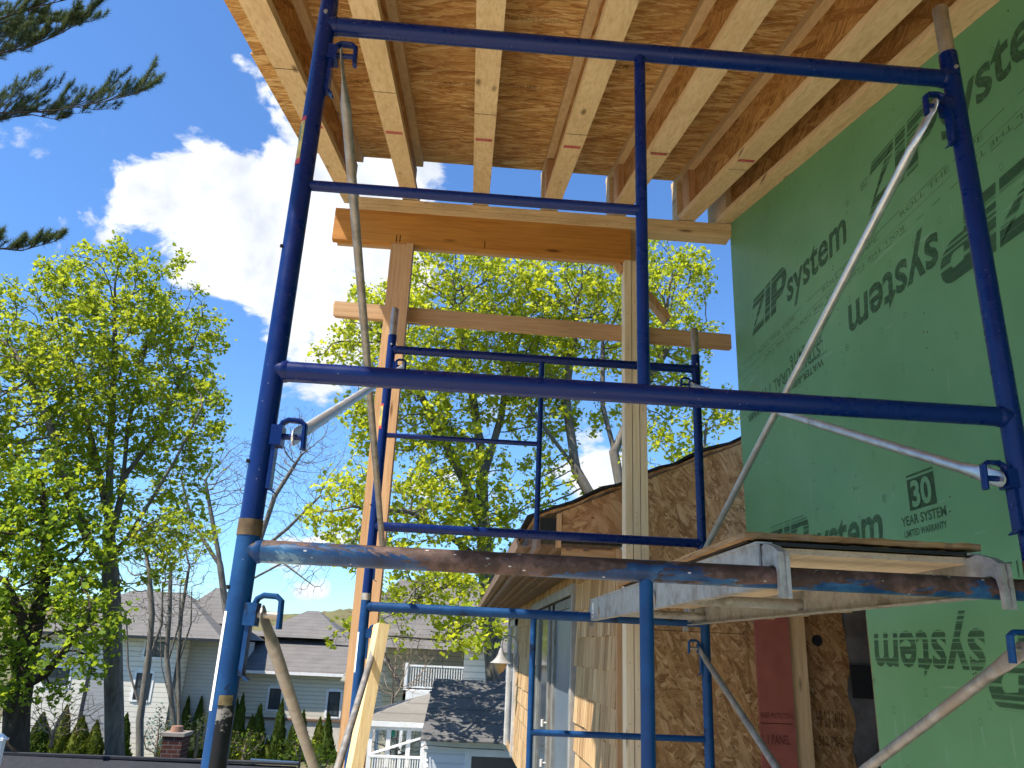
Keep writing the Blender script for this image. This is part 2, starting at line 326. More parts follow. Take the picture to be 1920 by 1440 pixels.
# ================================================================== SCAFFOLD
X0,W,YN,YF=-.40,1.54,1.5,3.63
TR,SR=.0215,.0133
def lock(parent,x,z,dx,mat,Yd=0.):
    # brace lock welded to a post: back plate, hooked latch, stud and tail plate (local to the frame)
    x=x+dx*TR
    b=MB(); b.box((min(x-dx*.006,x+dx*.016),-.017,z-.02),(max(x-dx*.006,x+dx*.016),.017,z+.02)); b.box((min(x-dx*.002,x+dx*.006),-.013,z-.105),(max(x-dx*.002,x+dx*.006),.013,z-.02))
    b.bar((x+dx*.006,.0,z-.105),(x+dx*.016,0,z-.113),.024,.003)
    o=b.build('brace_lock',mat,parent,world=False)
    h=MB(); h.tube([(x+dx*.008,0,z+.018),(x+dx*.012,0,z+.028),(x+dx*.022,0,z+.034),(x+dx*.046,0,z+.033),(x+dx*.055,0,z+.026),(x+dx*.057,0,z-.024)],[(.0055,.0105)]*6,10,ref=(0.001,0,1),smooth=False)
    h.build('latch_hook',mat,o,world=False)
    p=MB(); p.tube([(x,0,z),(x+dx*.06,0,z)],.0062,10); p.build('stud',M['pin'] if mat is M['blue_old'] else mat,o,world=False)
def frame(loc,label,kind,grp,barmat=None,rz=0):
    mat=M['blue'] if kind=='upper' else M['blue_old']
    e=empty('scaffold',loc,label,'scaffold frame',grp,rz)
    zt,zb=(1.275,0.) if kind=='upper' else (1.52,0.)
    for s in (0,1):
        MB().tube([(s*W,0,zb),(s*W,0,zt)],TR,20).build('post',mat,e,world=False)
        if kind=='upper':
            p=MB(); p.tube([(s*W,0,zt-.02),(s*W,0,zt+.145),(s*W,0,zt+.15)],[.0185,.0185,.015],16); p.build('coupling_pin',M['pin'],e,world=False)
            q=MB(); q.tube([(s*W,-.026,zt-.055),(s*W,.026,zt-.055)],.005,8); q.build('lock_pin',M['alu'],e,world=False)
    def bar(z,xa,xb,r,name,m=mat):
        MB().tube([(xa,0,z),(xb,0,z)],r,20).build(name,m,e,world=False)
    def upright(x,za,zc):
        MB().tube([(x,0,za),(x,0,zc)],SR,14).build('inner_upright',mat,e,world=False)
    if kind=='upper':
        bar(1.2,0,W,TR*.98,'top_bar'); bar(.325,0,W,TR*.98,'bottom_bar'); bar(.76,0,.755,SR*.9,'rung'); upright(.755,.325,1.2)
        lz=(1.115,.19)
    else:
        bar(1.488,0,W,TR*.975,'top_bar',barmat or mat); bar(.25,0,W,TR*.97,'bottom_bar'); upright(.755,.25,1.488)
        for z in (1.0,.62): bar(z,.755,W,SR,'rung')
        lz=(1.375,.42)
        for s in (0,1):
            b=MB(); b.box((s*W-.06,-.06,-.035),(s*W+.06,.06,-.028)); b.tube([(s*W,0,-.028),(s*W,0,.02)],.018,12); b.build('base_plate',M['pin'],e,world=False)
    for s,dx in ((0,1),(1,-1)):
        for z in lz: lock(e,s*W,z,dx,mat)
    for s in (0,1):
        for z in ((1.2,.325) if kind=='upper' else (1.488,.25)):
            dx=1 if s==0 else -1; b=MB()
            b.tube([(s*W+dx*(TR-.004),0,z),(s*W+dx*(TR+.004),0,z),(s*W+dx*(TR+.009),0,z)],[TR+.0015,TR+.0015,TR-.001],16)
            b.build('weld',mat,e,world=False)
    return e
def band(x,y,z0,z1,mat,parent,a0,a1,name,r=TR+.0006):
    # sticker or tape wrapped over part of a post; angles measured from +X counter clockwise
    vs=[];fs=[];n=12
    for k in range(n+1):
        a=R(a0+(a1-a0)*k/n)
        for rr,z in ((r,z0),(r,z1)): vs.append((x+math.cos(a)*rr,y+math.sin(a)*rr,z))
    fs=[(2*k,2*k+2,2*k+3,2*k+1) for k in range(n)]
    b=MB(); b.add(vs,fs,True); return b.build(name,mat,parent,world=False,fix=False)
G='scaffold frames stacked in two bays'
fnu=frame((X0,YN,.185),'clean navy blue upper scaffold frame nearest the camera',      'upper',G)
fnl=frame((X0,YN,-1.335),'lower scaffold frame with peeling rusty top bar nearest the camera','lower',G,M['rustbar'])
ffu=frame((X0-.012,YF,.185),'navy blue upper scaffold frame in front of the maple trees','upper',G)
ffl=frame((X0-.012,YF,-1.335),'worn blue lower scaffold frame beside the shingled house wall','lower',G)
# collars where upper frames drop on the lower ones, and stickers
for f in (fnl,ffl):
    for s in (0,1):
        b=MB(); b.tube([(s*W,0,1.515),(s*W,0,1.545)],TR*1.06,20); b.build('coupling_collar',M['rustring'] if f is fnl else M['pin'],f,world=False)
    band(0,0,1.212,1.378,M['white'],f,184,232,'white_tape')
t=band(0,0,1.05,1.222,M['blacktape'],fnl,262,345,'worn_tape'); t['label']='black and grey worn tape patch'
lb=band(0,0,1.222,1.238,plain('dull_yellow_label',(.2,.15,.06),.5,0,.3,60),fnl,262,325,'warning_label',TR+.0012)
_cu=bpy.data.curves.new('t','FONT'); _cu.body='WA'; _cu.size=.0135; _o=bpy.data.objects.new('t',_cu); COL.objects.link(_o); bpy.context.view_layer.update(); _me=bpy.data.meshes.new_from_object(_o); bpy.data.objects.remove(_o)
_me.materials.clear(); _me.materials.append(M['black']); _o=link('warning_print',_me,fnl,False); _a=R(297); _o.location=(math.cos(_a)*(TR+.0022)-.006,math.sin(_a)*(TR+.0022)-.001,1.2245); _o.rotation_euler=(R(90),0,_a+R(90))
for f in (fnu,ffu):
    z=.815 if f is fnu else .80
    band(0,0,z,z+.1,M['yellow'],f,186,246,'sticker')
    band(0,0,z+.1,z+.112,M['red'],f,186,250,'sticker'); band(0,0,z-.014,z,M['red'],f,186,250,'sticker'); band(0,0,z+.05,z+.09,M['teal'],f,205,222,'sticker',TR+.0011)
# chips and screws on posts: small holes
for f,z in ((fnu,.135),(fnu,.6),(ffu,.42),(fnl,1.42)):
    b=MB(); b.tube([(-TR+.004,-.012,z),(-TR-.001,-.0145,z)],.004,10); b.build('pin_hole',M['black'],f,world=False)
def brace(Xs,za,zb,label,mats,side,grp,zmid=None):
    # pair of tubes crossing between the near and the far frame, flattened at the ends, bolted at the crossing
    e=empty('cross_brace',(Xs,(YN+YF)/2,(za[0]+zb[0])/2-.6),label,'cross brace',grp)
    for k,((z0,z1),m) in enumerate(zip(((za[0],zb[1]),(za[1],zb[0])),mats)):
        off=(.006 if k else -.006)
        p=Vector((Xs+off,YN,z0)); q=Vector((Xs+off,YF,z1)); d=(q-p).normalized(); r=.0128
        P=[p-d*.018,p-d*.012,p,p+d*.05,p+d*.085,p+d*.12,q-d*.12,q-d*.085,q-d*.05,q,q+d*.012,q+d*.018]
        A=[(.002,.006),(.0025,.014),(.0028,.0175),(.003,.0175),(.008,.015),(r,r),(r,r),(.008,.015),(.003,.0175),(.0028,.0175),(.0025,.014),(.002,.006)]
        MB().tube(P,A,18,ref=(1,0,0)).build('brace_tube',m,e)
    mid=Vector((Xs,(YN+YF)/2,(za[0]+zb[1])/2)); MB().tube([mid-Vector((.022,0,0)),mid+Vector((.022,0,0))],.006,8).build('pivot_bolt',M['pin'],e)
XL,XR=X0+.052,X0+W-.052
GB='galvanised cross braces between the frames'
brace(XL,(1.30,.375),(1.30,.375),'galvanised cross brace between the two upper frames on the open left side',(M['galv_old'],M['galv']),0,GB)
brace(XR,(1.30,.375),(1.30,.375),'bright galvanised cross brace in front of the green wall between upper frames',(M['galv'],M['galv']),1,GB)
brace(XL,(.04,-.915),(.04,-.915),'weathered cross brace between the lower frames beside the leaning board',(M['galv_old'],M['galv_old']),0,GB)
brace(XR,(.04,-.915),(.04,-.915),'scuffed cross brace between the lower frames under the plank',(M['galv_old'],M['galv_old']),1,GB)

# ================================================================== PLANK
pk=empty('scaffold_plank',(.83,2.56,.135),'aluminium framed plywood scaffold plank hooked over the rusty bar','scaffold plank')
px0,px1=.597,1.062; py0,py1=YN+.05,YF-.03
for x,d in ((px0,1),(px1,-1)):
    b=MB(); prof=[(x,.137),(x+d*.026,.137),(x+d*.026,.141),(x+d*.004,.141),(x+d*.004,.224),(x+d*.03,.224),(x+d*.03,.228),(x-d*.004,.228),(x-d*.004,.222),(x,.222)]
    b.prism(prof,'y',py0,py1); b.build('side_rail',M['alu'],pk)
MB().box((px0+.006,py0+.02,.2085),(px1-.006,py1-.01,.2205)).build('deck_board',M['plydeck'],pk)
for y in (1.66,2.42,3.40):
    MB().tube([(px0+.004,y,.168),(px1-.004,y,.168)],.0165,16).build('crossbar',M['alu'],pk)
    b=MB()
    for x,d in ((px0,1),(px1,-1)): b.tube([(x-d*.002,y,.168),(x-d*.005,y,.168)],.021,18)
    b.build('rivet_ring',M['pin'],pk)
for x,d in ((px0,1),(px1,-1)):
    for yb,dy in ((YN,-1),(YF,1)):
        b=MB(); c=.153
        prof=[(yb-dy*.07,.150),(yb-dy*.07,.215),(yb-dy*.03,.222),(yb+dy*.01,.212),(yb+dy*.036,.198),(yb+dy*.038,.115),(yb+dy*.026,.113),(yb+dy*.0245,.150),(yb+dy*.018,.170),(yb+dy*.006,.1765),(yb-dy*.012,.1765),(yb-dy*.024,.166),(yb-dy*.028,.150)]
        b.prism(prof,'x',x+d*.006,x+d*.022); [b.prism([(yb+dy*.028,.113),(yb+dy*.028,.2),(yb+dy*.041,.198),(yb+dy*.041,.112)],'x',x+d*u_,x+d*(u_+.008)) for u_ in (.003,.017)]
        b.build('hook',M['alu'],pk)
b=MB(); b.box((px0-.0012,py1-.075,.15),(px0-.0004,py1-.045,.21)); b.build('sticker',M['white'],pk)
b=MB()
for i in range(3): b.box((px0-.0018,py1-.068+i*.008,.155+.018*i),(px0-.0012,py1-.052,.165+.018*i))
b.build('sticker_print',M['inkdark'],pk)
b=MB(); b.box((px0-.0012,1.74,.165),(px0-.0004,1.80,.182)); b.build('sticker',M['white'],pk)
for y in (py0-.004,py1+.001):
    b=MB(); b.box((px0+.03,y,.2215),(px1-.03,y+.004,.228)); b.build('end_trim',M['black'],pk)
# loose warped plywood sheet
b=MB(); rs=random.Random(4)
def sheet(zoff,th,x0,x1,y0,y1,warp,rag,n=26,m=10):
    vs=[];fs=[]
    for top in (0,1):
        for i in range(n+1):
            for j in range(m+1):
                u=i/n;v=j/m; x=x0+(x1-x0)*u; y=y0+(y1-y0)*v
                if j==0: y+=rs.uniform(-rag,rag)
                if i==0: x+=rs.uniform(-rag,rag)*.3
                if i==n: x+=rs.uniform(-rag,rag)
                z=zoff+warp*(math.sin(u*3.1)*.3+ (1-v)**2*.4)+ (th if top else 0)+ (rs.uniform(-.0012,.0012) if j==0 else 0)
                vs.append((x,y,z))
    N=(n+1)*(m+1)
    for i in range(n):
        for j in range(m):
            a=i*(m+1)+j; fs.append((a,a+1,a+m+2,a+m+1)); fs.append((N+a,N+a+m+1,N+a+m+2,N+a+1))
    for i in range(n):
        a=i*(m+1); fs.append((a,a+m+1,N+a+m+1,N+a)); a+=m; fs.append((a,N+a,N+a+m+1,a+m+1))
    for j in range(m):
        a=j; fs.append((a,N+a,N+a+1,a+1)); a=n*(m+1)+j; fs.append((a,a+1,N+a+1,N+a))
    return vs,fs
sh=empty('plywood_sheet',(.83,1.57,.242),'warped old plywood sheet with splitting layers lying on the plank','plywood sheet')
b.add(*sheet(.2368,.0125,.578,1.078,1.57,2.9,.001,.003)); b.build('top_layer',M['ply'],sh)
b=MB(); b.add(*sheet(.2287,.0032,.60,1.05,1.58,2.88,.001,.009)); b.build('bottom_layer',M['ply'],sh)
b=MB(); b.add(*sheet(.2323,.0042,.592,1.06,1.60,2.86,.001,.006)); b.build('gap_shade_layer',M['plydark'],sh)  # black layer painted in as the shaded gap between the plies

# ================================================================== PORCH ROOF FRAME
T=.26; ZJ=lambda y:2.475+T*(y-4.0)              # underside of joists
po=empty('porch_frame',(.3,4.04,-1.4),'unfinished timber porch frame with joists under strand board roof','porch frame')
YE=4.16; YS=-.9
cn=math.cos(math.atan(T))
def slab(b,x0,x1,dz0,dz1,y0,y1):
    vs=[]
    for y in (y0,y1):
        for x,dz in ((x0,dz0),(x1,dz0),(x1,dz1),(x0,dz1)): vs.append((x,y,ZJ(y)+dz))
    b.add(vs,[(0,1,2,3),(7,6,5,4),(0,4,5,1),(1,5,6,2),(2,6,7,3),(3,7,4,0)]); return b
JX=[(-.795,.094),(-.43,.094),(-.016,.094),(.395,.094),(.805,.094),(1.222,.094)]
for i,(x,wd) in enumerate(JX):
    e=empty('joist',(0,0,0)); e.parent=po; e.location=(x-po.location.x,4.0-po.location.y,ZJ(4)-po.location.z)
    slab(MB(),x-wd/2,x+wd/2,0,.038,YS,YE).build('bottom_flange',M['pine_y'],e)
    slab(MB(),x-.006,x+.006,.038,.272,YS,YE-.005).build('web',M['web'],e)
    slab(MB(),x-wd/2,x+wd/2,.272,.31,YS,YE-(.06 if i<3 else 0)).build('top_flange',M['pine_y'],e)
    if i>=3 or i==0:
        slab(MB(),x-.044,x-.0065,.041,.269,YE-.36,YE-.24).build('web_stiffener',M['fir_z'],e)
        slab(MB(),x-.046,x-.0065,.04,.27,YE-.12,YE-.012).build('web_stiffener',M['pine_y'],e)
    # pink chalk line and stamp on the underside
    c=MB(); yy=3.02
    slab(c,x-.04,x+.038,-.0012,-.0004,yy,yy+.03); c.build('chalk_mark',M['inkpink'],e,fix=False)
    c=MB(); slab(c,x-wd/2,x+wd/2,-.0012,-.0004,2.5+.13*i,2.5035+.13*i); c.build('finger_joint',M['seam'],e,fix=False)
e=empty('joist',(0,0,0)); e.parent=po; e.location=(1.44-po.location.x,4.0-po.location.y,ZJ(4)-po.location.z)
slab(MB(),1.40,1.452,-.002,.036,YS,YE).build('bottom_flange',M['pine_y'],e); slab(MB(),1.4535,1.4885,.003,.04,YS,YE-.1).build('bottom_flange',M['pine_y'],e)
slab(MB(),1.435,1.447,.036,.272,YS,YE-.005).build('web',M['web'],e); slab(MB(),1.395,1.487,.272,.31,YS,YE).build('top_flange',M['pine_y'],e); slab(MB(),1.40,1.4345,.04,.27,YE-.34,YE-.012).build('web_stiffener',M['pine_y'],e)
# roof sheathing sheets: two courses with a visible joint, slightly ragged left edge
slab(MB(),-1.10,1.486,.3115,.3225,2.93,4.10).build('roof_sheathing',M['deck'],po)
slab(MB(),-1.085,1.486,.3115,.3225,1.70,2.9265).build('roof_sheathing',M['deck'],po)
slab(MB(),-1.10,1.486,.3115,.3225,YS,1.6965).build('roof_sheathing',M['deck'],po)
c=MB(); slab(c,-1.085,1.5,.3235,.3265,YS,4.08); c.build('roof_underlay',M['black'],po)
# green/black stamps printed on the strand board
def text_mesh(s,size=1.,shear=0.,bold=0.):
    cu=bpy.data.curves.new('lettering','FONT'); cu.body=s; cu.size=size; cu.shear=shear; cu.offset=bold; cu.resolution_u=3
    o=bpy.data.objects.new('t',cu); COL.objects.link(o); bpy.context.view_layer.update()
    me=bpy.data.meshes.new_from_object(o); bpy.data.objects.remove(o); me.materials.clear(); return me
def fit(me,w,h,x0=0,y0=0):
    n=len(me.vertices); a=np.empty(n*3,np.float32); me.vertices.foreach_get('co',a); a=a.reshape(-1,3); mn=a.min(0);mx=a.max(0)
    if h is None: h=w*(mx[1]-mn[1])/(mx[0]-mn[0])
    if w is None: w=h*(mx[0]-mn[0])/(mx[1]-mn[1])
    a[:,0]=(a[:,0]-mn[0])/(mx[0]-mn[0])*w+x0; a[:,1]=(a[:,1]-mn[1])/(mx[1]-mn[1])*h+y0; return a
def place_text(me,a,fn,name,mat,parent):
    P=np.array([fn(u,v) for u,v,_ in a],np.float32); me.vertices.foreach_set('co',P.ravel()); me.update(); me.materials.append(mat); me.name=name
    return link(name,me,parent,True)
def stamp(s,xc,yc,wd,ht,mat=None,flip=1):
    me=text_mesh(s,1,0,.01); a=fit(me,wd,ht,-wd/2,-ht/2)
    place_text(me,a,lambda u,v:(xc+flip*u,yc-v*flip,ZJ(yc-v*flip)+.3095),'grade_stamp',mat or M['inkgreen'],po)
for s,x,y,wd,ht in (('24/16',.62,2.75,.16,.05),('7/16',.66,2.66,.1,.04),('EXPOSURE 1',.14,3.02,.2,.03),('RATED SHEATHING',-.2,3.05,.24,.025),('SIZED FOR SPACING',.2,3.14,.2,.018),('24/16',-.62,3.1,.14,.03),('MILL 512',1.0,3.05,.18,.03),('THIS SIDE DOWN',.15,2.45,.24,.03)): stamp(s,x,y,wd,ht)
# beam, plates, posts, crossing board, kicker
MB().box((-.855,4.0,2.182),(.88,4.045,2.385)).build('beam',M['lvl'],po)
MB().box((-.835,4.0475,2.186),(.925,4.09,2.383)).build('beam',M['fir_x'],po)
MB().box((-.775,3.995,2.3865),(1.488,4.10,2.4225)).build('top_plate',M['pine_x'],po)
MB().box((-.77,3.992,2.426),(1.488,4.098,2.466)).build('top_plate',M['pine_x'],po)
for k in range(3):
    MB().box((.842+.0415*k,4.0+.002*(k%2),-1.40),(.8795+.0415*k,4.089,2.180)).build('post_ply',M['cream_z'],po)
MB().box((-.515,4.0,-1.40),(-.4265,4.0385,2.180)).build('post_ply',M['fir_z'],po)
MB().box((-.4255,3.985,-1.40),(-.3875,4.074,2.180)).build('post_ply',M['fir_z'],po)
MB().box((-.515,4.0395,-1.40),(-.4265,4.078,2.180)).build('post_ply',M['fir_z'],po)
b=MB(); b.add([(-.81,4.092,1.745),(-.80,4.13,1.745),(-.825,4.13,1.825),(-.81,4.092,1.835),(1.488,4.092,1.705),(1.488,4.13,1.705),(1.488,4.13,1.794),(1.488,4.092,1.794)],[(0,1,2,3),(7,6,5,4),(0,4,5,1),(1,5,6,2),(2,6,7,3),(3,7,4,0)])
b.build('cross_board',M['fir_x'],po)
MB().bar((.90,4.15,2.16),(1.13,4.15,1.88),.038,.075,up=(0,1,0)).build('kicker_board',M['fir_z'],po)
MB().bar((.80,4.06,2.178),(.842,4.06,2.13),.038,.03,up=(0,1,0)).build('brace_block',M['fir_z'],po)
# pencil marks and nail heads on the beam
b=MB()
for x in (-.49,-.47,.02): b.box((x,3.9985,2.19),(x+.005,3.9995,2.235))
b.build('pencil_marks',M['inkdark'],po)
b=MB(); rs=random.Random(3)
for k in range(60):
    x=rs.uniform(-.75,1.45); z=rs.choice((2.406,2.446))+rs.uniform(-.012,.012); b.tube([(x,3.9925 if z>2.426 else 3.9955,z),(x,3.9905 if z>2.426 else 3.9935,z)],.0035,6)
for k in range(46):
    x=rs.choice((.86,.9,.94)); z=rs.uniform(-1.2,2.1); b.tube([(x,4.0,z),(x,3.9985,z)],.0035,6)
tag(b.build('nail_heads',M['pin'],po),kind='stuff')
# leaning board
lb=empty('leaning_board',(-.36,3.35,-1.4),'pale yellow board leaning upright against the far scaffold post','board')
MB().bar((-.445,3.28,-1.38),(-.318,3.47,.075),.047,.09,up=(.35,-1,0)).build('board',M['yel_z'],lb)

# ================================================================== GREEN WALL
gw=empty('green_sheathed_wall',(1.6,1.5,-1.4),'tall green coated sheathing wall printed with black lettering','wall')
GX=1.49
MB().box((GX,-.6,.2305),(GX+.011,4.02,1.4985)).build('panel',M['green'],gw)
MB().box((GX,-.6,1.5005),(GX+.011,4.02,2.72)).build('panel',M['green'],gw)
MB().box((GX,-.6,2.722),(GX+.011,4.02,3.6)).build('panel',M['green'],gw)
MB().box((GX,-.6,-1.39),(GX+.011,2.858,.2285)).build('panel',M['green'],gw)
b=MB(); b.box((GX+.0015,-.6,1.4984),(GX+.009,4.02,1.5006)); b.build('panel_seam',M['seam'],gw)
b=MB(); b.box((GX+.0005,4.0203,.181),(GX+.0115,4.0245,3.59)); b.box((GX+.0005,2.8583,-1.38),(GX+.0115,2.8625,.178)); b.build('cut_edge',M['edge'],gw)
for y in (4.0,3.6,3.2,2.3,1.7,1.1,.5):
    MB().box((GX+.0125,y-.04,.20 if y>2.85 else -1.38),(GX+.10,y-.002,3.58)).build('stud',M['pine_z'],gw)
def WP(y0,z0,inv=False,off=.0012):
    return (lambda u,v:(GX-off,y0+u,z0-v)) if inv else (lambda u,v:(GX-off,y0-u,z0+v))
def wtext(s,y0,z0,wd,ht,inv=False,mat='ink',shear=0.,bold=.0,name='lettering'):
    me=text_mesh(s,1,shear,bold); a=fit(me,wd,ht); return place_text(me,a,WP(y0,z0,inv),name,M[mat],gw)
def poly(b,pts,fn,off=0):
    vs=[fn(u,v) for u,v in pts]; b.add(vs,[tuple(range(len(vs)))])
def logo(y0,z0,inv=False,Lg=1.1,mat='inkstripe',mat2='ink'):
    # slanted heavy three-letter mark followed by a light word
    k=Lg/1.1; fn=WP(y0,z0,inv); H=.2*k; sl=.22
    S=lambda u,v:(u*k+sl*v*H,v*H)
    b=MB()
    # Z in three strokes with thin gaps
    poly(b,[S(0,0),S(.175,0),S(.175,.24),S(.05,.24)],fn); poly(b,[S(.0,.02),S(.055,.26),S(.175,.98),S(.11,.74)],fn)
    poly(b,[S(.06,.28),S(.035,.26),S(.14,.74),S(.175,.74)],fn); poly(b,[S(.005,.76),S(.175,.76),S(.175,1.),S(.02,1.)],fn)
    poly(b,[S(.19,0),S(.255,0),S(.255,1),S(.19,1)],fn)
    poly(b,[S(.27,0),S(.34,0),S(.34,1),S(.27,1)],fn)
    out=[S(.34,1)]; inn=[S(.34,.76)]
    n=10
    for i in range(n+1):
        a=math.pi/2-math.pi*i/n; out.append(S(.385+.075*math.cos(a),.66+.34*math.sin(a))); inn.append(S(.385+.02*math.cos(a),.66+.12*math.sin(a)))
    out.append(S(.34,.32)); inn.append(S(.34,.54))
    for i in range(len(out)-1): poly(b,[out[i],out[i+1],inn[i+1],inn[i]],fn)
    b.build('logo_letters',M[mat],gw,fix=False)
    me=text_mesh('system',1,.0,.022); a=fit(me,.60*k,.19*k); a[:,0]+=.475*k+.12*(a[:,1]-.05*k); a[:,1]-=.06*k
    place_text(me,a,fn,'logo_word',M[mat2],gw)
    me=text_mesh('®',1); a=fit(me,.028*k,.03*k,1.10*k,.135*k); place_text(me,a,fn,'registered_mark',M[mat2],gw)
logo(3.785,1.642); logo(2.53,1.642); logo(1.25,1.642)
logo(1.66,1.355,True,1.12); 
logo(3.76,.415); logo(1.72,.105,True,1.12,'inkstripe','inkstripe')
def word_run(y0,z0): pass
# warranty mark
me=None
b=MB(); fn=WP(2.495,.494); poly(b,[(0,0),(.155,0),(.155,.105),(0,.105)],fn)
bb=b.build('badge',M['inkdark'],gw,fix=False)
b=MB(); poly(b,[(0,.1125),(.155,.1125),(.155,.12),(0,.12)],WP(2.495,.494)); b.build('badge',M['inkdark'],gw,fix=False)
me=text_mesh('30',1,0,.03); a=fit(me,.115,.09,.02,.008); place_text(me,a,WP(2.495,.494,off=.0024),'badge_number',M['green'],gw)
wtext('YEAR SYSTEM',2.555,.449,.255,.033,mat='inkdark',bold=.03); wtext('LIMITED WARRANTY',2.545,.412,.24,.023,mat='inkdark',bold=.03)
# upside down rating text near the far end of the middle panel
wtext('7/16 RATED SHEATHING',2.86,1.452,.80,.055,True,'ink',bold=.02) if False else None
wtext('STRUCTURAL 1 PANEL',3.02,1.318,.86,.062,True,'ink',bold=.02)
wtext('7/16" 24/16',2.99,1.365,.34,.06,True,'ink',bold=.01)
wtext('WATER-RESISTIVE & AIR BARRIER',3.0,1.238,.9,.036,True,'inkdark',bold=.03)
b=MB(); poly(b,[(0,0),(.45,0),(.45,.004),(0,.004)],WP(2.96,1.256,True)); b.build('rule_line',M['ink'],gw,fix=False)
# tape guide lines and small captions on both sides of the seam
b=MB()
for z in (1.545,1.455):
    y=3.95
    while y>.2:
        l=.05 if z<1.5 else .22
        poly(b,[(0,0),(l,0),(l,.003),(0,.003)],WP(y,z)); y-=l+(.05 if z<1.5 else .06)
b.build('guide_line',M['ink'],gw,fix=False)
for y in (3.7,2.95,2.33,1.55): wtext('ROLL THE TAPE',y,1.519,.46,.02,mat='ink')
for y in (3.52,3.1,2.62,1.9): wtext('ROLL THE TAPE',y-.3,1.485,.40,.02,True,'ink')
wtext('BAT',2.56,1.775,.05,.035,mat='ink'); wtext('TILLG 71/1',2.27,.24,.3,.045,mat='ink'); wtext('12-2',2.07,.57,.1,.035,True,'inkdark')
# fastener guide marks: squares and rounds on a grid, and driven nails
b=MB(); rs=random.Random(9)
for zi,z in enumerate((2.25,2.0,1.76,1.39,1.16,.98,.74,.60,.42,.22,-.08,-.14,-.3,-.5,-.8)):
    for yi in range(26):
        y=3.9-yi*.152+(.05 if zi%2 else 0)
        if z<.18 and y>2.8 or y<.9: continue
        if rs.random()<.42: continue
        fn=WP(y,z+rs.uniform(-.01,.01)); s=.011; t_=.0018
        if (zi+yi)%2: ring=[(-s*.6,-s),(s*.6,-s),(s*.6,s),(-s*.6,s)]
        else: ring=[(math.cos(a*math.pi/5)*s*.7,math.sin(a*math.pi/5)*s) for a in range(10)]
        k=(s-t_)/s; n=len(ring)
        for i in range(n):
            p,q=ring[i],ring[(i+1)%n]; poly(b,[p,q,(q[0]*k,q[1]*k),(p[0]*k,p[1]*k)],fn)
b.build('fastener_mark',M['ink'],gw,fix=False)
b=MB()
for k in range(150):
    y=rs.choice([3.98,3.58,3.18,2.84,2.28,1.68,1.08])+rs.uniform(-.012,.012); z=rs.uniform(-.6,2.4)
    if z<.18 and y>2.85: continue
    b.tube([(GX-.0003,y,z),(GX-.0012,y,z)],.0028,6)
tag(b.build('nail_heads',M['seam'],gw),kind='stuff')

# ================================================================== OLD HOUSE
oh=empty('shingled_house',(2.5,9,-1.4),'low brown shingled house with sagging dark roof and boarded gable end','house')
HX,GY=.88,4.45
RZ=lambda x:.745+.435*(x-.45)
# gable boards
def gab(pts,y0,y1,mat,name): b=MB(); b.prism(pts,'y',y0,y1); return b.build(name,mat,oh)
gab([(.565,.60),(.93,.60),(.93,RZ(.93)-.03),(.565,RZ(.565)-.03)],GY,GY+.012,M['gable2'],'gable_board')
gab([(.932,-1.4),(1.62,-1.4),(1.62,RZ(1.62)-.03),(.932,RZ(.932)-.03)],GY,GY+.012,M['gable'],'gable_board')
gab([(1.622,-1.4),(3.3,-1.4),(3.3,RZ(3.3)-.03),(1.622,RZ(1.622)-.03)],GY+.004,GY+.016,M['gable'],'gable_board')
gab([(.885,-1.4),(.93,-1.4),(.93,.57),(.885,.57)],GY-.012,GY+.02,M['fir_z'],'corner_board')
gab([(.535,.56),(.563,.56),(.563,RZ(.563)-.035),(.535,RZ(.535)-.035)],GY-.01,GY+.03,M['fir_z'],'corner_board')
gab([(.56,.585),(.925,.585),(.925,.60),(.56,.60)],GY-.006,GY+.012,M['plydark'],'rotten_edge')
gab([(.575,.51),(.92,.51),(.92,.583),(.575,.583)],GY+.06,GY+.08,M['fir_x'],'blocking')
# roof
def roofshape(y0,y1,lift,th,name,mat,x0=.40,x1=5.5,rag=0.):
    n=60; vs=[];fs=[]; rr=random.Random(2)
    for i in range(n+1):
        x=x0+(x1-x0)*i/n; z=RZ(x)+lift+.008*math.sin(i*1.7)+rr.uniform(-rag,rag)
        for y,dz in ((y0+rr.uniform(-rag,rag),0),(y1,0),(y1,th),(y0+rr.uniform(-rag,rag),th)): vs.append((x,y,z+dz))
    for i in range(n):
        a=4*i
        for k in range(4): fs.append((a+k,a+(k+1)%4,a+4+(k+1)%4,a+4+k))
    fs+= [(0,1,2,3),(4*n+3,4*n+2,4*n+1,4*n)]
    b=MB(); b.add(vs,fs); return b.build(name,mat,oh)
M['blackshingle']=plain('torn_black_shingles',(.022,.021,.02),.95,0,.4,30,bump=.8)
roofshape(GY-.015,13.3,-.018,.014,'roof_board',M['gable2'])
roofshape(GY-.035,13.35,0.,.016,'roof',M['blackshingle'],x0=.36,rag=.006)
def brown(nm,c,v=.2): return plain(nm,c,.75,0,v,8,bump=.1)
M['soffit']=wood('brown_soffit','y',(.15,.085,.055),(.2,.12,.08),(.08,.045,.03),False,.7)
M['fascia']=wood('weathered_brown_fascia','y',(.17,.1,.07),(.3,.2,.14),(.1,.06,.04),False,.7)
MB().box((.45,GY+.03,.566),(HX-.015,13.2,.578)).build('soffit',M['soffit'],oh)
b=MB()
for x in (.52,.60,.70): b.box((x,GY+.03,.553),(x+.028,13.2,.5655))
b.build('soffit_strip',M['fascia'],oh)
MB().box((.425,GY+.02,.55),(.449,13.25,.70)).build('fascia',M['fascia'],oh)
b=MB(); b.prism([(.33,.66),(.345,.60),(.39,.59),(.423,.60),(.423,.69),(.415,.69),(.412,.61),(.39,.60),(.352,.61),(.338,.67)],'y',GY+.35,13.25); b.build('gutter',M['fascia'],oh)
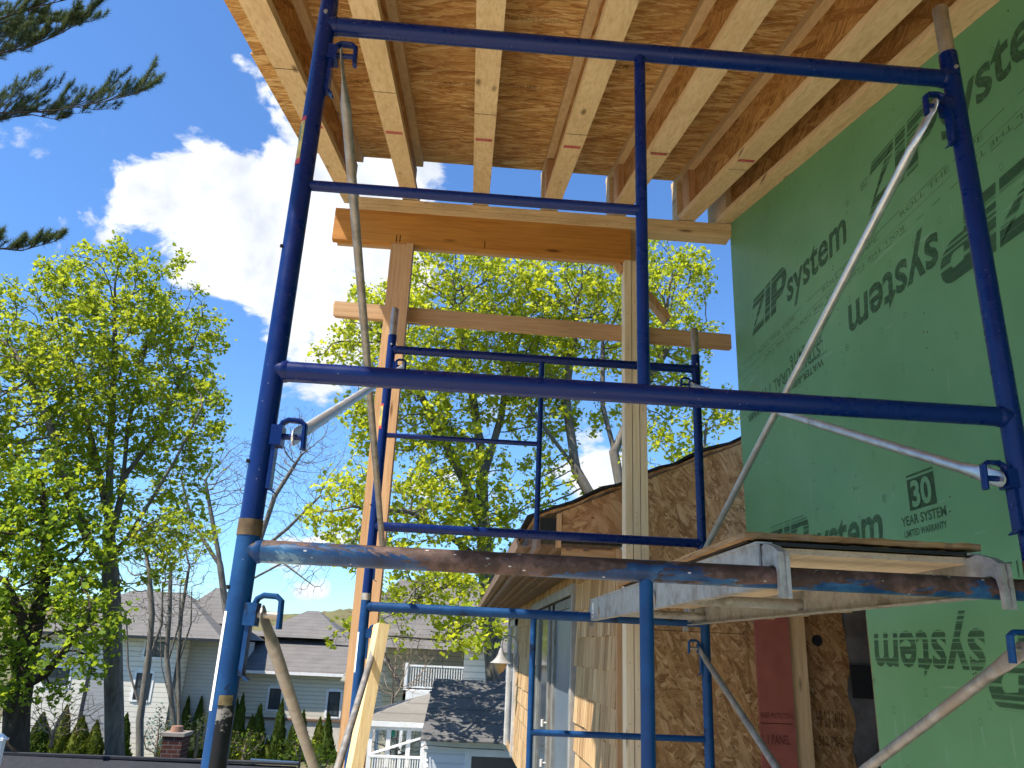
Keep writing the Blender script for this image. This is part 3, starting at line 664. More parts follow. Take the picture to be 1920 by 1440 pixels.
b=MB(); b.box((.44,GY+.005,.60),(.534,GY+.012,.725)); b.build('opening_shade_sheet',M['black'],oh)  # black sheet stands in for the dark void at the eave end
# shingle wall: courses of individual shingles
def shingmat():
    m=NT('tan_cedar_shingles'); g=m.n('ShaderNodeNewGeometry'); ri=g.outputs['Random Per Island']
    c=m.ramp(ri,[(0,(.38,.235,.11)),(.35,(.5,.32,.16)),(.7,(.57,.38,.19)),(1,(.63,.44,.24))])
    gr=m.noise(m.coord((1,34,1.4)),1.6,6,.7); c=m.mix(m.ramp(gr,[(.5,0.),(.62,.75)]),c,(.12,.065,.03)); m.bump(gr,.5,.006)
    return m.set(c,.8,spec=.15)
M['shinglewall']=shingmat()
MB().box((HX+.02,GY+.03,-1.4),(HX+.05,13.2,.57)).build('wall_sheathing',M['plydark'],oh)
b=MB(); rs=random.Random(21); z=-1.42; DY0,DY1=6.12,9.3
while z<.56:
    y=GY+.025
    ez=min(z+.19,.562)
    while y<13.15:
        w_=rs.uniform(.07,.2); y1=min(y+w_-.004,13.18)
        if not(y1>DY0-.1 and y<DY1+.1 and z<.44):
            zz=z+rs.uniform(-.006,.004); th=rs.uniform(.008,.012)
            b.add([(HX-.002,y,zz),(HX-.002,y1,zz),(HX+.012-.002,y1,ez+.03),(HX+.01,y,ez+.03),(HX+.019,y,zz),(HX+.019,y1,zz),(HX+.019,y1,ez+.03),(HX+.019,y,ez+.03)],
              [(0,1,2,3),(7,6,5,4),(0,4,5,1),(1,5,6,2),(2,6,7,3),(3,7,4,0)])
        y+=w_
    z+=.19
b.build('shingle_wall',M['shinglewall'],oh)
# patio door
M['trim']=plain('grey_painted_trim',(.32,.31,.29),.6,0,.15,7); M['dtrim']=plain('grey_green_door_frame',(.2,.2,.18),.6,0,.2,9); M['trimw']=plain('white_painted_trim',(.55,.52,.48),.5,0,.15,7)
def glass(name,c=(.03,.04,.05)):
    m=NT(name); v=m.coord((1,1,1)); a=m.noise(v,1.3,3); m.set(m.mix(a,c,tuple(min(1,x*2.2) for x in c)),.12 if 'window' in name else .3,spec=.7 if 'window' in name else .3); return m.m
M['glass']=glass('dark_window_glass'); M['glassb']=glass('blue_grey_door_glass',(.07,.09,.11))
d=MB()
for a,c in (((HX-.022,DY0-.09,-1.4),(HX+.02,DY0,.49)),((HX-.022,DY1,-1.4),(HX+.02,DY1+.09,.49)),((HX-.024,DY0-.1,.42),(HX+.02,DY1+.1,.495))): d.box(a,c)
dr=d.build('patio_door',M['trim'],oh)
def child(b,n,m,p): return b.build(n,m,p)
b=MB()
for y0,y1 in ((DY0+.01,DY0+.10),(7.2,7.35),(7.55,7.7),(8.55,8.75),(9.2,9.29)): b.box((HX-.012,y0,-1.38),(HX+.02,y1,.40))
b.box((HX-.012,DY0+.1,.33),(HX+.02,DY1-.02,.40)); child(b,'door_frame',M['dtrim'],dr)
child(MB().box((HX+.008,DY0+.1,-1.3),(HX+.014,7.2,.33)),'door_glass',M['glassb'],dr)
child(MB().box((HX+.006,7.35,-1.3),(HX+.012,7.55,.33)),'door_panel',M['soffit'],dr)
child(MB().box((HX+.008,7.7,-1.3),(HX+.014,9.2,.33)),'door_glass',M['glass'],dr)
b=MB()
for z in (-.62,-.95): b.tube([(HX-.05,7.62,z-.03),(HX-.05,7.62,z+.03)],.014,8); b.tube([(HX-.05,7.62,z),(HX-.01,7.62,z)],.01,8)
child(b,'handle',M['trimw'],dr)
wnd=MB().box((HX-.03,11.75,-1.4),(HX+.02,11.9,.42)).box((HX-.03,13.05,-1.4),(HX+.02,13.2,.42)).box((HX-.03,11.75,.33),(HX+.02,13.2,.425)).build('window',M['trimw'],oh)
child(MB().box((HX-.005,11.9,-1.3),(HX+.0,13.05,.33)),'pane',M['glass'],wnd)
MB().box((HX-.04,13.2,-1.4),(HX+.3,13.26,.57)).build('corner_board',M['trimw'],oh)
MB().box((HX+.05,13.262,-1.4),(5,13.3,.57)).build('end_wall',M['trimw'],oh)
# interior behind the opening: red panel, stud, membrane, marks
MB().box((1.625,4.34,-1.4),(1.815,4.352,.60)).build('red_panel',M['redpanel'],oh)
MB().box((1.8155,4.338,-1.4),(1.8185,4.354,.60)).build('red_panel_edge',M['edge'],oh)
MB().box((1.83,4.36,-1.4),(1.915,4.445,.60)).build('stud',M['pine_z'],oh)
MB().box((3.0,2.9,-1.4),(3.02,4.45,.9)).build('inner_wall',M['gable'],oh)
MB().box((GX+.12,2.7,.62),(3.0,4.44,.64)).build('inner_ceiling',M['gable'],oh)
MB().box((GX+.12,2.5,-1.4),(3.0,2.52,.62)).build('inner_wall',M['plydark'],oh)
n=40; vs=[];fs=[]; rs=random.Random(5)
for i in range(n+1):
    z=-1.4+1.95*i/n
    for j in range(5): vs.append((2.17+.075*j+.012*math.sin(i*.9+j),4.40+.012*math.sin(i*1.3+j*2)+rs.uniform(-.004,.004),z))
for i in range(n):
    for j in range(4): a=i*5+j; fs.append((a,a+1,a+6,a+5))
b=MB(); b.add(vs,fs,True); b.add([(x+.0,y+.02,z) for x,y,z in vs],fs,True); b.build('membrane_strip',M['membrane'],oh)
MB().box((2.16,4.372,-.17),(2.34,4.378,.0)).build('tape_patch',M['black'],oh)
b=MB(); b.tube([(2.02,4.452,.12),(2.02,4.446,.12)],.03,14); b.build('hole',M['black'],oh)
def gtext(s,x0,z0,wd,ht,mat,Y=GY-.0012,rot=0,bold=.02):
    me=text_mesh(s,1,0,bold); a=fit(me,wd,ht); c_,s_=math.cos(rot),math.sin(rot)
    place_text(me,a,lambda u,v:(x0+u*c_-v*s_,Y,z0+u*s_+v*c_),'grade_stamp',M[mat],oh)
gtext('RRIER PROTECTION',1.632,-.285,.172,.028,'inkred',4.3388); gtext('L 1 PANEL',1.632,-.41,.15,.045,'inkred',4.3388)
b=MB(); b.box((1.63,4.3385,-.312),(1.80,4.3392,-.308)); b.build('rule_line',M['inkred'],oh)
gtext('2  q.',1.14,.44,.24,.045,'inkdark'); gtext('L L H',1.30,.52,.18,.04,'inkdark'); gtext('APR 33',1.335,-.38,.11,.02,'inkdark',rot=-1.45); gtext('HF 0.3 24/16',1.985,-.33,.15,.09,'inkdark',GY+.0028); gtext('512 PS-2',1.985,-.42,.14,.05,'inkdark',GY+.0028)
b=MB()
for x in (1.13,1.25,1.37): b.box((x,GY-.001,.41),(x+.003,GY-.0003,.5))
b.box((1.12,GY-.001,.36),(1.6,GY-.0003,.363)); b.box((1.0,GY-.001,.135),(1.6,GY-.0003,.138)); b.build('pencil_marks',M['inkdark'],oh)
# gooseneck lamp on the shingle wall
lm=empty('wall_lamp',(HX,11.3,-.19),'grey gooseneck lamp with bell shade on the shingled wall','wall lamp')
b=MB(); b.box((HX-.022,11.25,-.28),(HX-.004,11.35,-.05)); b.build('back_plate',M['trim'],lm)
pts=[(HX-.02,11.3,-.23)]+[(HX-.03,11.3,-.1)]+[(.745+.112*math.cos(math.pi*k/10),11.3,.05+.13*math.sin(math.pi*k/10)) for k in range(11)]+[(.633,11.3,-.01)]
MB().tube(pts,.011,10).build('arm',M['trim'],lm)
b=MB(); b.tube([(.633,11.3,.01),(.633,11.3,-.02),(.633,11.3,-.07),(.633,11.3,-.12),(.633,11.3,-.165),(.633,11.3,-.185)],[.018,.03,.042,.07,.115,.15],24,caps=False); b.build('lamp_shade',M['trim'],lm)
def amber():
    m=NT('amber_ribbed_glass'); m.set((.75,.5,.25),.15,spec=.8); m.b.inputs['Transmission Weight'].default_value=.45; return m.m
b=MB(); b.tube([(.633,11.3,-.165),(.633,11.3,-.2),(.633,11.3,-.24),(.633,11.3,-.28),(.633,11.3,-.305),(.633,11.3,-.32)],[.085,.088,.076,.05,.022,.006],20); b.build('globe',amber(),lm)
b=MB(); b.prism([(.80,-.15),(.84,-.05),(.87,-.1),(.85,-.26)],'y',11.28,11.32); b.build('scroll_bracket',M['trim'],lm)

# ================================================================== GROUND
def grass():
    m=NT('grass_and_dirt'); v=m.coord((1,1,1)); a=m.noise(v,.6,6,.65); b=m.noise(v,9,5,.7)
    c=m.mix(m.ramp(a,[(.42,0.),(.58,1.)]),(.2,.16,.1),(.07,.11,.025)); c=m.mix(m.ramp(b,[(.4,0.),(.7,.5)]),c,(.04,.05,.02)); m.bump(b,.6,.05); return m.set(c,.95,spec=.1)
def gz(x,y):
    t=min(max((y-5.5)/5.5,0),1); z=-1.4-2.5*(t*t*(3-2*t))-1.6*min(max((y-11)/31,0),1)
    if y<5: z=-1.4
    if y>90: z+= (min(y,300)-90)*.012
    return z
xs=[-400,-200,-100,-60]+[-40+2*i for i in range(41)]+[60,100,200,400]; ys=[-60,-30,-10,0,4]+[6+2*i for i in range(24)]+[60,75,90,120,180,300,600,1500]
V_=[(x,y,gz(x,y)) for y in ys for x in xs]; F_=[(j*len(xs)+i,j*len(xs)+i+1,(j+1)*len(xs)+i+1,(j+1)*len(xs)+i) for j in range(len(ys)-1) for i in range(len(xs)-1)]
tag(npmesh('ground',V_,F_,grass(),smooth=True),kind='structure')
g=MB(); g.box((-16,-8,-1.399),(5,4.4,-1.392)); tag(g.build('worksite_bounce_ground',plain('bright_bounce_dirt',(.64,.54,.41),.95,0,.15,3,bump=.5)),kind='structure')  # unseen slab, widened and brightened to bounce sunlight up under the roof
# wooded hill on the horizon
def hillmat():
    m=NT('budding_woods_on_hill'); v=m.coord((1,1,1)); a=m.noise(v,.25,6,.7); c=m.ramp(a,[(.35,(.1,.085,.05)),(.5,(.16,.14,.07)),(.65,(.13,.16,.06)),(.8,(.2,.17,.12))]); m.bump(a,.8,2); return m.set(c,.95,spec=.1)
rs=random.Random(8); n=260; V_=[];F_=[]
for i in range(n+1):
    x=-260+520*i/n
    top=12.+2.2*math.sin((x+60)*.03)+1.0*math.sin(x*.11)+rs.uniform(-.45,.45)
    for j in range(9):
        t=j/8; V_.append((x+rs.uniform(-.5,.5),300+ (60*t),-4+(top+4)*math.sin(t*math.pi/2)+ (rs.uniform(-.6,.6) if j else 0)))
for i in range(n):
    for j in range(8): a=i*9+j; F_.append((a,a+9,a+10,a+1))
tag(npmesh('hill',V_,F_,hillmat()),kind='structure')

# ================================================================== TREES
def leafmat(name,dif,tra,tra2,roughv=.5,tfac=.5):
    m=NT(name); g=m.n('ShaderNodeNewGeometry'); ri=g.outputs['Random Per Island']
    big=m.noise(m.coord((1,1,1)),.55,3); f=m.math('ADD',m.math('MULTIPLY',ri,.5),m.math('MULTIPLY',big,.6),clamp=True)
    c=m.ramp(f,[(.2,tuple(x*.55 for x in dif)),(.5,dif),(.85,tuple(min(1,x*1.5) for x in dif))]); ct=m.ramp(f,[(.2,tra),(.85,tra2)])
    m.set(c,.65,spec=.15); tr=m.n('ShaderNodeBsdfTranslucent'); m.l(ct,tr.inputs[0]); mx=m.n('ShaderNodeMixShader'); mx.inputs[0].default_value=tfac
    m.l(m.b.outputs[0],mx.inputs[1]); m.l(tr.outputs[0],mx.inputs[2]); m.l(mx.outputs[0],m.out.inputs[0]); return m.m
def barkmat(name,a,b,sc=6):
    m=NT(name); v=m.coord((sc,sc,sc*.25)); n1=m.noise(v,1.5,7,.7,.3); c=m.ramp(n1,[(.3,a),(.7,b)]); m.bump(n1,.7,.03); return m.set(c,.9,spec=.15)
LEAF_A=leafmat('spring_maple_leaves',(.175,.24,.022),(.38,.46,.022),(.6,.64,.045))
LEAF_B=leafmat('fresh_green_maple_leaves',(.12,.19,.02),(.3,.43,.02),(.5,.6,.04))
LEAF_C=leafmat('yellow_green_maple_leaves',(.23,.285,.022),(.5,.57,.025),(.76,.76,.05))
BARK=barkmat('grey_brown_bark',(.07,.06,.05),(.2,.18,.15)); BARKG=barkmat('pale_grey_bark',(.09,.082,.07),(.24,.22,.195)); BARKD=barkmat('dark_bark',(.03,.022,.016),(.09,.07,.05))
def colonize(trunks,att,step=.28,kill=.21,infl=2.2,iters=140,up=.12):
    """trunks: list of polylines (each: list of (x,y,z)); later polylines start near an earlier one. returns nodes,parents"""
    P=[];par=[]
    for t in trunks:
        t=[np.array(p,float) for p in t]
        if P:
            d=[np.linalg.norm(q-t[0]) for q in P]; base=int(np.argmin(d))
        else: P.append(t[0]); par.append(-1); base=0
        prev=base; cur=P[base]
        for q in t[1:]:
            L_=np.linalg.norm(q-cur); k=max(1,int(L_/step)); s=cur.copy()
            for i in range(1,k+1): P.append(s+(q-s)*i/k); par.append(prev); prev=len(P)-1
            cur=q
    P=list(P); att=np.array(att,float); alive=np.ones(len(att),bool)
    A=np.array(P); D=np.full(len(att),1e9); I=np.zeros(len(att),int)
    def upd(i0):
        B=np.array(P[i0:]); 
        if len(B)==0:return
        for s in range(0,len(B),400):
            d=np.linalg.norm(att[:,None,:]-B[None,s:s+400,:],axis=2); m=d.min(1); j=d.argmin(1)+i0+s; w_=m<D; D[w_]=m[w_]; I[w_]=j[w_]
    upd(0)
    kids={}
    for c_,p_ in enumerate(par): kids.setdefault(p_,[]).append(c_)
    for it in range(iters):
        stuck=[]
        act=alive&(D<infl)
        if not act.any():
            act=alive&(D<infl*3)
            if not act.any(): break
        ids=np.unique(I[act]); i0=len(P)
        dv=att-np.array(P)[I]; dv/=np.maximum(np.linalg.norm(dv,axis=1,keepdims=True),1e-6)
        acc_=np.zeros((len(P),3)); np.add.at(acc_,I[act],dv[act])
        for i in ids:
            v=acc_[i]; L_=np.linalg.norm(v)
            if L_<1e-3: continue
            v=v/L_+RNG.normal(0,.13,3)+np.array([0,0,up]); v/=np.linalg.norm(v); q=P[i]+v*step
            if any(np.linalg.norm(P[c_]-q)<.55*step for c_ in kids.get(i,())): stuck.append(i); continue
            P.append(q); par.append(i); kids.setdefault(i,[]).append(len(P)-1)
        if stuck: alive&=~(act&np.isin(I,stuck)&(RNG.random(len(att))<.5))
        if len(P)==i0 and not stuck: break
        upd(i0); alive&=~(D<kill)
    return np.array(P),np.array(par)
def tree_mesh(P,par,tip=.006,expo=1.95,rmax=None):
    n=len(P); rad=np.zeros(n); ch=[[] for _ in range(n)]
    for i in range(1,n): ch[par[i]].append(i)
    for i in range(n-1,-1,-1):
        rad[i]=tip if not ch[i] else sum(rad[c]**expo for c in ch[i])**(1/expo)
    if rmax: 
        k=rmax/rad[0]; rad=np.where(rad>tip*1.5,tip+(rad-tip)*(rmax-tip)/(rad[0]-tip),rad)
    V=[];F=[]; sides=7
    def ring(p,d,r,u):
        u=u-d*(u@d); L_=np.linalg.norm(u)
        if L_<1e-4: u=np.cross(d,[1,.3,.2]); L_=np.linalg.norm(u)
        u=u/L_; w_=np.cross(d,u); b=len(V)
        for k in range(sides): a=2*math.pi*k/sides; V.append(p+u*math.cos(a)*r+w_*math.sin(a)*r)
        return b,u
    stack=[(0,None)]
    while stack:
        i,frm=stack.pop(); chain=[i] if frm is None else [frm,i]
        while ch[chain[-1]]:
            c=sorted(ch[chain[-1]],key=lambda k:-rad[k]); 
            for k in c[1:]: stack.append((k,chain[-1]))
            chain.append(c[0])
        u=np.array([1.,.2,.1]); prev=None
        for q,k in enumerate(chain):
            a=chain[max(q-1,0)];b=chain[min(q+1,len(chain)-1)]; d=P[b]-P[a]; L_=np.linalg.norm(d); d=d/L_ if L_>1e-6 else np.array([0,0,1.])
            r=rad[k] if not(q==0 and frm is not None) else min(rad[k],rad[chain[1]])
            b0,u=ring(P[k],d,r,u)
            if prev is not None:
                for s in range(sides): F.append((prev+s,prev+(s+1)%sides,b0+(s+1)%sides,b0+s))
            prev=b0
    return np.array(V),np.array(F),rad,ch
LEAFSHAPE=np.array([(0,-.5),(.5,-.22),(.26,.06),(.42,.4),(.1,.24),(0,.55),(-.42,.36),(-.26,.06),(-.5,-.22)])
def leaves(pts,per,size,spread,shape=LEAFSHAPE,droop=.3,jit=.6):
    n=len(pts)*per; c=np.repeat(np.asarray(pts),per,axis=0)+RNG.normal(0,spread,(n,3))
    nrm=RNG.normal(0,1,(n,3)); nrm[:,2]=np.abs(nrm[:,2])*1.1+droop; nrm/=np.linalg.norm(nrm,axis=1,keepdims=True)
    t=np.cross(nrm,RNG.normal(0,1,(n,3))); t/=np.linalg.norm(t,axis=1,keepdims=True); b=np.cross(nrm,t)
    s=size*(1+RNG.uniform(-jit,jit,(n,1))); k=len(shape); V=np.empty((n,k,3))
    for i,(x,y) in enumerate(shape):
        V[:,i]=c+t*x*s+b*y*s+nrm*s*(.25*abs(x)-.12*y*y)
    F=np.arange(n*k).reshape(n,k); return V.reshape(-1,3),F
DM=8.
def blobs(lst,dens=9.):
    out=[]
    for (px,py,Y,r,*o) in lst:
        c=np.array(at(px,py,Y)); f=o[0] if o else 1.; n=int(dens*DM*r**2.7*f)+12
        p=RNG.normal(0,1,(n,3)); p/=np.linalg.norm(p,axis=1,keepdims=True); p*=(RNG.uniform(0,1,(n,1))**.45)*r; p[:,2]*=.9
        out.append(c+p)
    return np.vstack(out)
def maple(name,label,base,trunks,bl,lm,bark,rmax,per=9,size=.11,spread=.13,dens=9.,step=.21,tipthr=.0125,skip=-1.,group=None,cat='tree'):
    e=empty(name,base,label,cat,group)
    P,par=colonize(trunks,blobs(bl,dens),step=step)
    V,F,rad,ch=tree_mesh(P,par,rmax=rmax); npmesh('trunk',V,F,bark,e,smooth=True)
    if lm is not None:
        tw=P[(rad<tipthr)]; h_=np.sin(tw@np.array([2.9,1.7,2.3]))+np.sin(tw@np.array([-1.9,3.1,1.3])+1)+np.sin(tw@np.array([1.1,-2.7,3.7])+2)+RNG.normal(0,.9,len(tw)); tw=tw[h_>skip]; LV,LF=leaves(tw,per,size,spread); npmesh('crown',LV,LF,lm,e)
    print(name,len(P),'nodes'); None
    return e
A_=lambda x,y,Y:tuple(at(x,y,Y))
# big maple on the left
B0=A_(215,1440,19)
maple('maple_tree','tall maple with one straight grey trunk and spreading limbs behind the dark garage roof',B0,
 [[B0,A_(214,1330,19),A_(210,1150,19),A_(204,1000,19),A_(206,860,19.2),A_(214,700,19.5),A_(216,560,19.6)],
  [A_(207,1080,19),A_(165,1010,18.6),A_(130,930,18.3),A_(95,800,18),A_(40,680,17.8)],
  [A_(210,1175,19),A_(140,1160,18.4),A_(70,1170,18),A_(10,1200,17.8)],
  [A_(208,1110,19),A_(140,1070,18.4),A_(70,1050,18),A_(-30,1030,17.6)],
  [A_(204,1010,19),A_(228,930,19.5),A_(240,800,19.8),A_(275,640,20)],
  [A_(204,985,19),A_(180,860,19.5),A_(150,740,20),A_(120,620,20)],
  [A_(207,1060,19),A_(270,960,18.5),A_(330,860,18.2),A_(380,760,18)],
  [A_(235,900,19.5),A_(290,820,19.8),A_(350,690,20)],
  [A_(206,1040,19),A_(250,1000,18),A_(320,960,17.4)]],
 [(210,560,19.3,1.7),(120,590,19,1.6),(300,600,19.3,1.5),(40,640,18.6,1.5),(370,640,19.2,.8),(230,700,19.3,2.2,.8),(100,760,18.6,2.,.8),(340,760,19,1.3),(10,800,18,1.6),(395,740,18.8,.5),(370,840,18.6,.9),(200,860,19.5,1.8,.5),(60,930,18,1.5,.7),(290,950,19,1.2,.6),(-60,700,18.3,1.8),(-80,950,18,1.8),(410,815,18.5,.45),(320,1030,18.5,.9,.7),(375,1010,18.3,.45),(150,480,19.2,.5),(240,465,19.4,.55),(330,490,19.4,.45),(90,520,19,.5)],
 LEAF_A,BARK,.2,per=17,skip=-.7,size=.088,spread=.1,dens=11)
B1=A_(28,1440,17)
maple('maple_tree','thick dark forked maple with fresh green leaves at the far left edge',B1,
 [[B1,A_(32,1330,17),A_(38,1290,17),A_(60,1200,17.1),A_(75,1130,17.2),A_(88,1040,17.4),A_(80,900,17.5)],
  [A_(38,1290,17),A_(85,1265,16.8),A_(120,1220,16.5),A_(160,1170,16.2)],
  [A_(45,1260,17),A_(30,1230,17),A_(50,1180,16.8),A_(10,1090,16.5)]],
 [(70,1080,17,1.3),(20,1180,16.6,1.1),(120,1120,16.8,1.1),(0,1280,16.5,.8),(150,1200,16.4,.8,.5),(90,1240,16.5,.7,.5),(170,1240,16.6,.5,.6),(60,970,17.2,1.3),(150,1010,17.4,1.),(-60,1100,16.8,1.5),(120,1310,16.8,.3,.5),(-40,1250,16.6,1.),(190,1150,17,.6)],
 LEAF_B,BARKD,.24,per=16,size=.09,spread=.1,dens=14)
# two maples behind the porch posts
B2=A_(930,1300,18.6)
maple('maple_tree','broad yellow green maple rising straight behind the black shingled garage',B2,
 [[B2,A_(924,1200,18.6),A_(912,1060,18.5),A_(905,960,18.5),A_(902,850,18.5),A_(880,700,18.5),A_(850,560,18.3)],
  [A_(905,1000,18.5),A_(870,900,18.2),A_(800,760,18),A_(730,650,17.6)],
  [A_(912,1060,18.5),A_(850,1010,17.5),A_(770,960,16.6),A_(660,950,15.9)],
  [A_(915,1090,18.5),A_(870,1090,17.2),A_(800,1110,16),A_(740,1150,15)],
  [A_(903,900,18.5),A_(940,780,18.8),A_(960,640,19)],
  [A_(910,1120,18.4),A_(880,1170,16.5),A_(830,1200,15),A_(700,1190,14.2),A_(640,1180,13.8)]],
 [(880,560,18.3,1.9),(760,640,17.8,1.8),(680,600,17.3,.95),(640,640,17.2,.5),(800,780,18,1.8),(700,790,17.4,.9),(660,940,16.2,1.1),(760,960,16.8,1.4),(620,960,16,.5),(960,620,18.8,1.8),(860,900,18,1.5,.8),(650,1040,15.8,.6),(780,1100,15.8,.95),(860,1120,15.6,.85),(880,1190,15.,.6),(760,1190,15.,.5),(820,1225,14.8,.42),(910,1180,15.4,.45),(700,1160,14.8,.4),(625,1190,13.8,.26),(660,1180,14,.2),(640,700,17.2,.35),(605,660,17.,.28),(900,1010,17.5,1.,.6),(800,500,18.2,.9),(1000,760,18.8,1.3)],
 LEAF_C,BARK,.22,per=17,size=.085,spread=.095,dens=12.5)
B3=A_(1185,1420,18.2)
maple('maple_tree','maple with two leaning limbs rising over the shingled house roof',B3,
 [[B3,A_(1180,1200,18.2),A_(1155,1080,18.2),A_(1125,960,18.2),A_(1080,880,18.2),A_(1035,820,18.3),A_(985,755,18.4),A_(960,680,18.5)],
  [A_(1168,1130,18.2),A_(1190,1010,18.2),A_(1165,920,18.2),A_(1148,830,18.2),A_(1130,760,18.2),A_(1130,640,18.2)],
  [A_(1150,840,18.2),A_(1200,740,18.3),A_(1260,640,18.4)],
  [A_(1080,880,18.2),A_(1060,740,18.5),A_(1080,600,18.6)],
  [A_(1185,980,18.2),A_(1260,900,18),A_(1320,840,17.8)]],
 [(1080,560,18.6,1.9),(1180,600,18.3,1.7),(1265,520,18.4,1.1),(1310,500,18.4,.5),(1250,660,18.3,1.2),(1020,700,18.8,1.3),(1290,740,18.2,.8),(1340,790,18,.7),(1370,740,18,.3),(1240,820,18.2,1.),(1300,880,18,.7),(1030,900,18.6,.9),(1100,960,18.4,.6),(970,960,18.6,.8),(1230,930,18.2,.6),(1080,800,18.8,.6),(1200,470,18.4,.8),(1325,620,18.3,.4),(1140,780,19,.5,.4)],
 LEAF_C,BARK,.2,per=17,size=.085,spread=.095,dens=12.5)
# bare trees
def bare(label,base,trunks,bl,bark,rmax,dens=14,name='bare_tree',group=None,tip=.0042,step=.2):
    e=empty(name,base,label,'tree',group); P,par=colonize(trunks,blobs(bl,dens),step=step,kill=.2,up=.05); V,F,rad,ch=tree_mesh(P,par,rmax=rmax,tip=tip,expo=1.85); npmesh('trunk',V,F,bark,e,smooth=True); return e
b=A_(402,1440,30); bare('leafless pale grey tree standing just left of the near scaffold post',b,[[b,A_(426,1250,30),A_(424,1150,30),A_(410,1040,30),A_(395,960,30),A_(385,900,30)],[A_(412,1060,30),A_(360,980,30),A_(340,900,30)]],[(400,900,30,2.2),(370,960,30,1.6),(430,860,30,1.2),(340,1040,29,1.2)],BARKG,.12)
b=A_(412,1440,31); bare('leafless tree with fine drooping twigs seen between the scaffold posts',b,[[b,A_(436,1250,31),A_(455,1130,31),A_(485,1020,31),A_(515,930,31),A_(560,860,31)],[A_(505,1040,31),A_(540,990,31),A_(600,930,31)],[A_(475,1060,31),A_(470,960,31)],[A_(468,1090,31),A_(530,1055,30.5),A_(590,1100,30.3)]],[(560,850,31,2.2),(600,900,31,1.5),(520,930,31,1.8),(480,880,31,1.6),(570,1010,31,1.6),(570,1080,30.3,1.1),(615,860,31,.9)],BARKG,.14,dens=20)
for k,(lab,x0,x1,x2,Y) in enumerate((('pale double stemmed bare tree just right of the tall maple trunk',262,285,268,23),('thin bare tree with reddish twigs before the pale house corner',325,318,310,24),('slender bare tree close to the brick chimney',336,340,345,25))):
    b=A_(x0,1440,Y); tr=[[b,A_(x0,1350,Y),A_(x1-6,1230,Y),A_(x1,1150,Y),A_(x2+10,1060,Y)],[A_(x0,1330,Y),A_(x0-22,1250,Y),A_(x0-25,1160,Y)],[A_(x1-5,1240,Y),A_(x1+18,1170,Y),A_(x1+20,1100,Y)]]
    bare(lab,b,tr,[(x2,1100,Y,1.1),(x2-10,1020,Y,1.5),(x1+20,1130,Y,.9),(x0-25,1150,Y,.8),(x1,1200,Y,.6)],BARKG if k<2 else BARK,(.1,.075,.065)[k],dens=22,group='bare trees in front of the pale houses',tip=.004)
rs=random.Random(31)
def bush(label,px,py,Y,w_,h_,mat,leaf=None,dens=60,name='bare_shrub',cat='shrub',group=None,size=.07,per=4):
    base=A_(px,py,Y); e=empty(name,base,label,cat,group); att=[]
    n=int(dens*w_*h_*2)+30
    for _ in range(n):
        a=rs.uniform(0,6.28); q=rs.random()**.5; att.append((base[0]+math.cos(a)*q*w_*.5,base[1]+math.sin(a)*q*w_*.5,base[2]+h_*(.2+.8*rs.random())*(1-.35*q)))
    P,par=colonize([[base,(base[0],base[1],base[2]+.15)]],att,step=.14,kill=.16,infl=1.6,iters=60,up=.1); V,F,rad,ch=tree_mesh(P,par,rmax=.04,tip=.004); npmesh('stems',V,F,mat,e)
    if leaf: LV,LF=leaves(P[rad<.012],per,size,.06); npmesh('foliage',LV,LF,leaf,e)
TWIG=plain('dry_tan_twigs',(.28,.2,.14),.9,0,.25,9)
bush('tangled bare shrub with tan twigs left of the dark maple base',95,1400,20,2.6,1.5,TWIG)
bush('wide leafless bramble between the leaning board and the white deck',735,1330,24,2.6,2.8,TWIG,dens=40)
bush('bare twiggy shrub growing under the pavilion roof',742,1440,22.5,1.8,1.6,TWIG,dens=45)
bush('bare shrub with a few leaves below the siding of the long house',455,1425,26,1.2,1.0,TWIG,LEAF_B,dens=50,per=1)
bush('rounded bush coming into leaf before the middle arborvitae',560,1440,24,1.3,1.0,TWIG,LEAF_A,dens=60,per=3)
bush('low bright green shrub beside the foot of the leaning pole',600,1450,22,.9,.7,TWIG,LEAF_A,dens=80,per=5)
bush('pale flowering bush just right of the brick chimney',366,1420,22,1.2,1.1,TWIG,leafmat('pale_yellow_blossom',(.3,.27,.08),(.35,.32,.08),(.5,.45,.15)),dens=60,per=2)
bush('grey green shrub at the left side of the brick chimney',290,1425,24,1.0,1.5,TWIG,leafmat('blue_green_spruce_needles',(.09,.14,.12),(.05,.1,.08),(.1,.16,.12),tfac=.2),dens=90,per=6,name='spruce_shrub',size=.05)
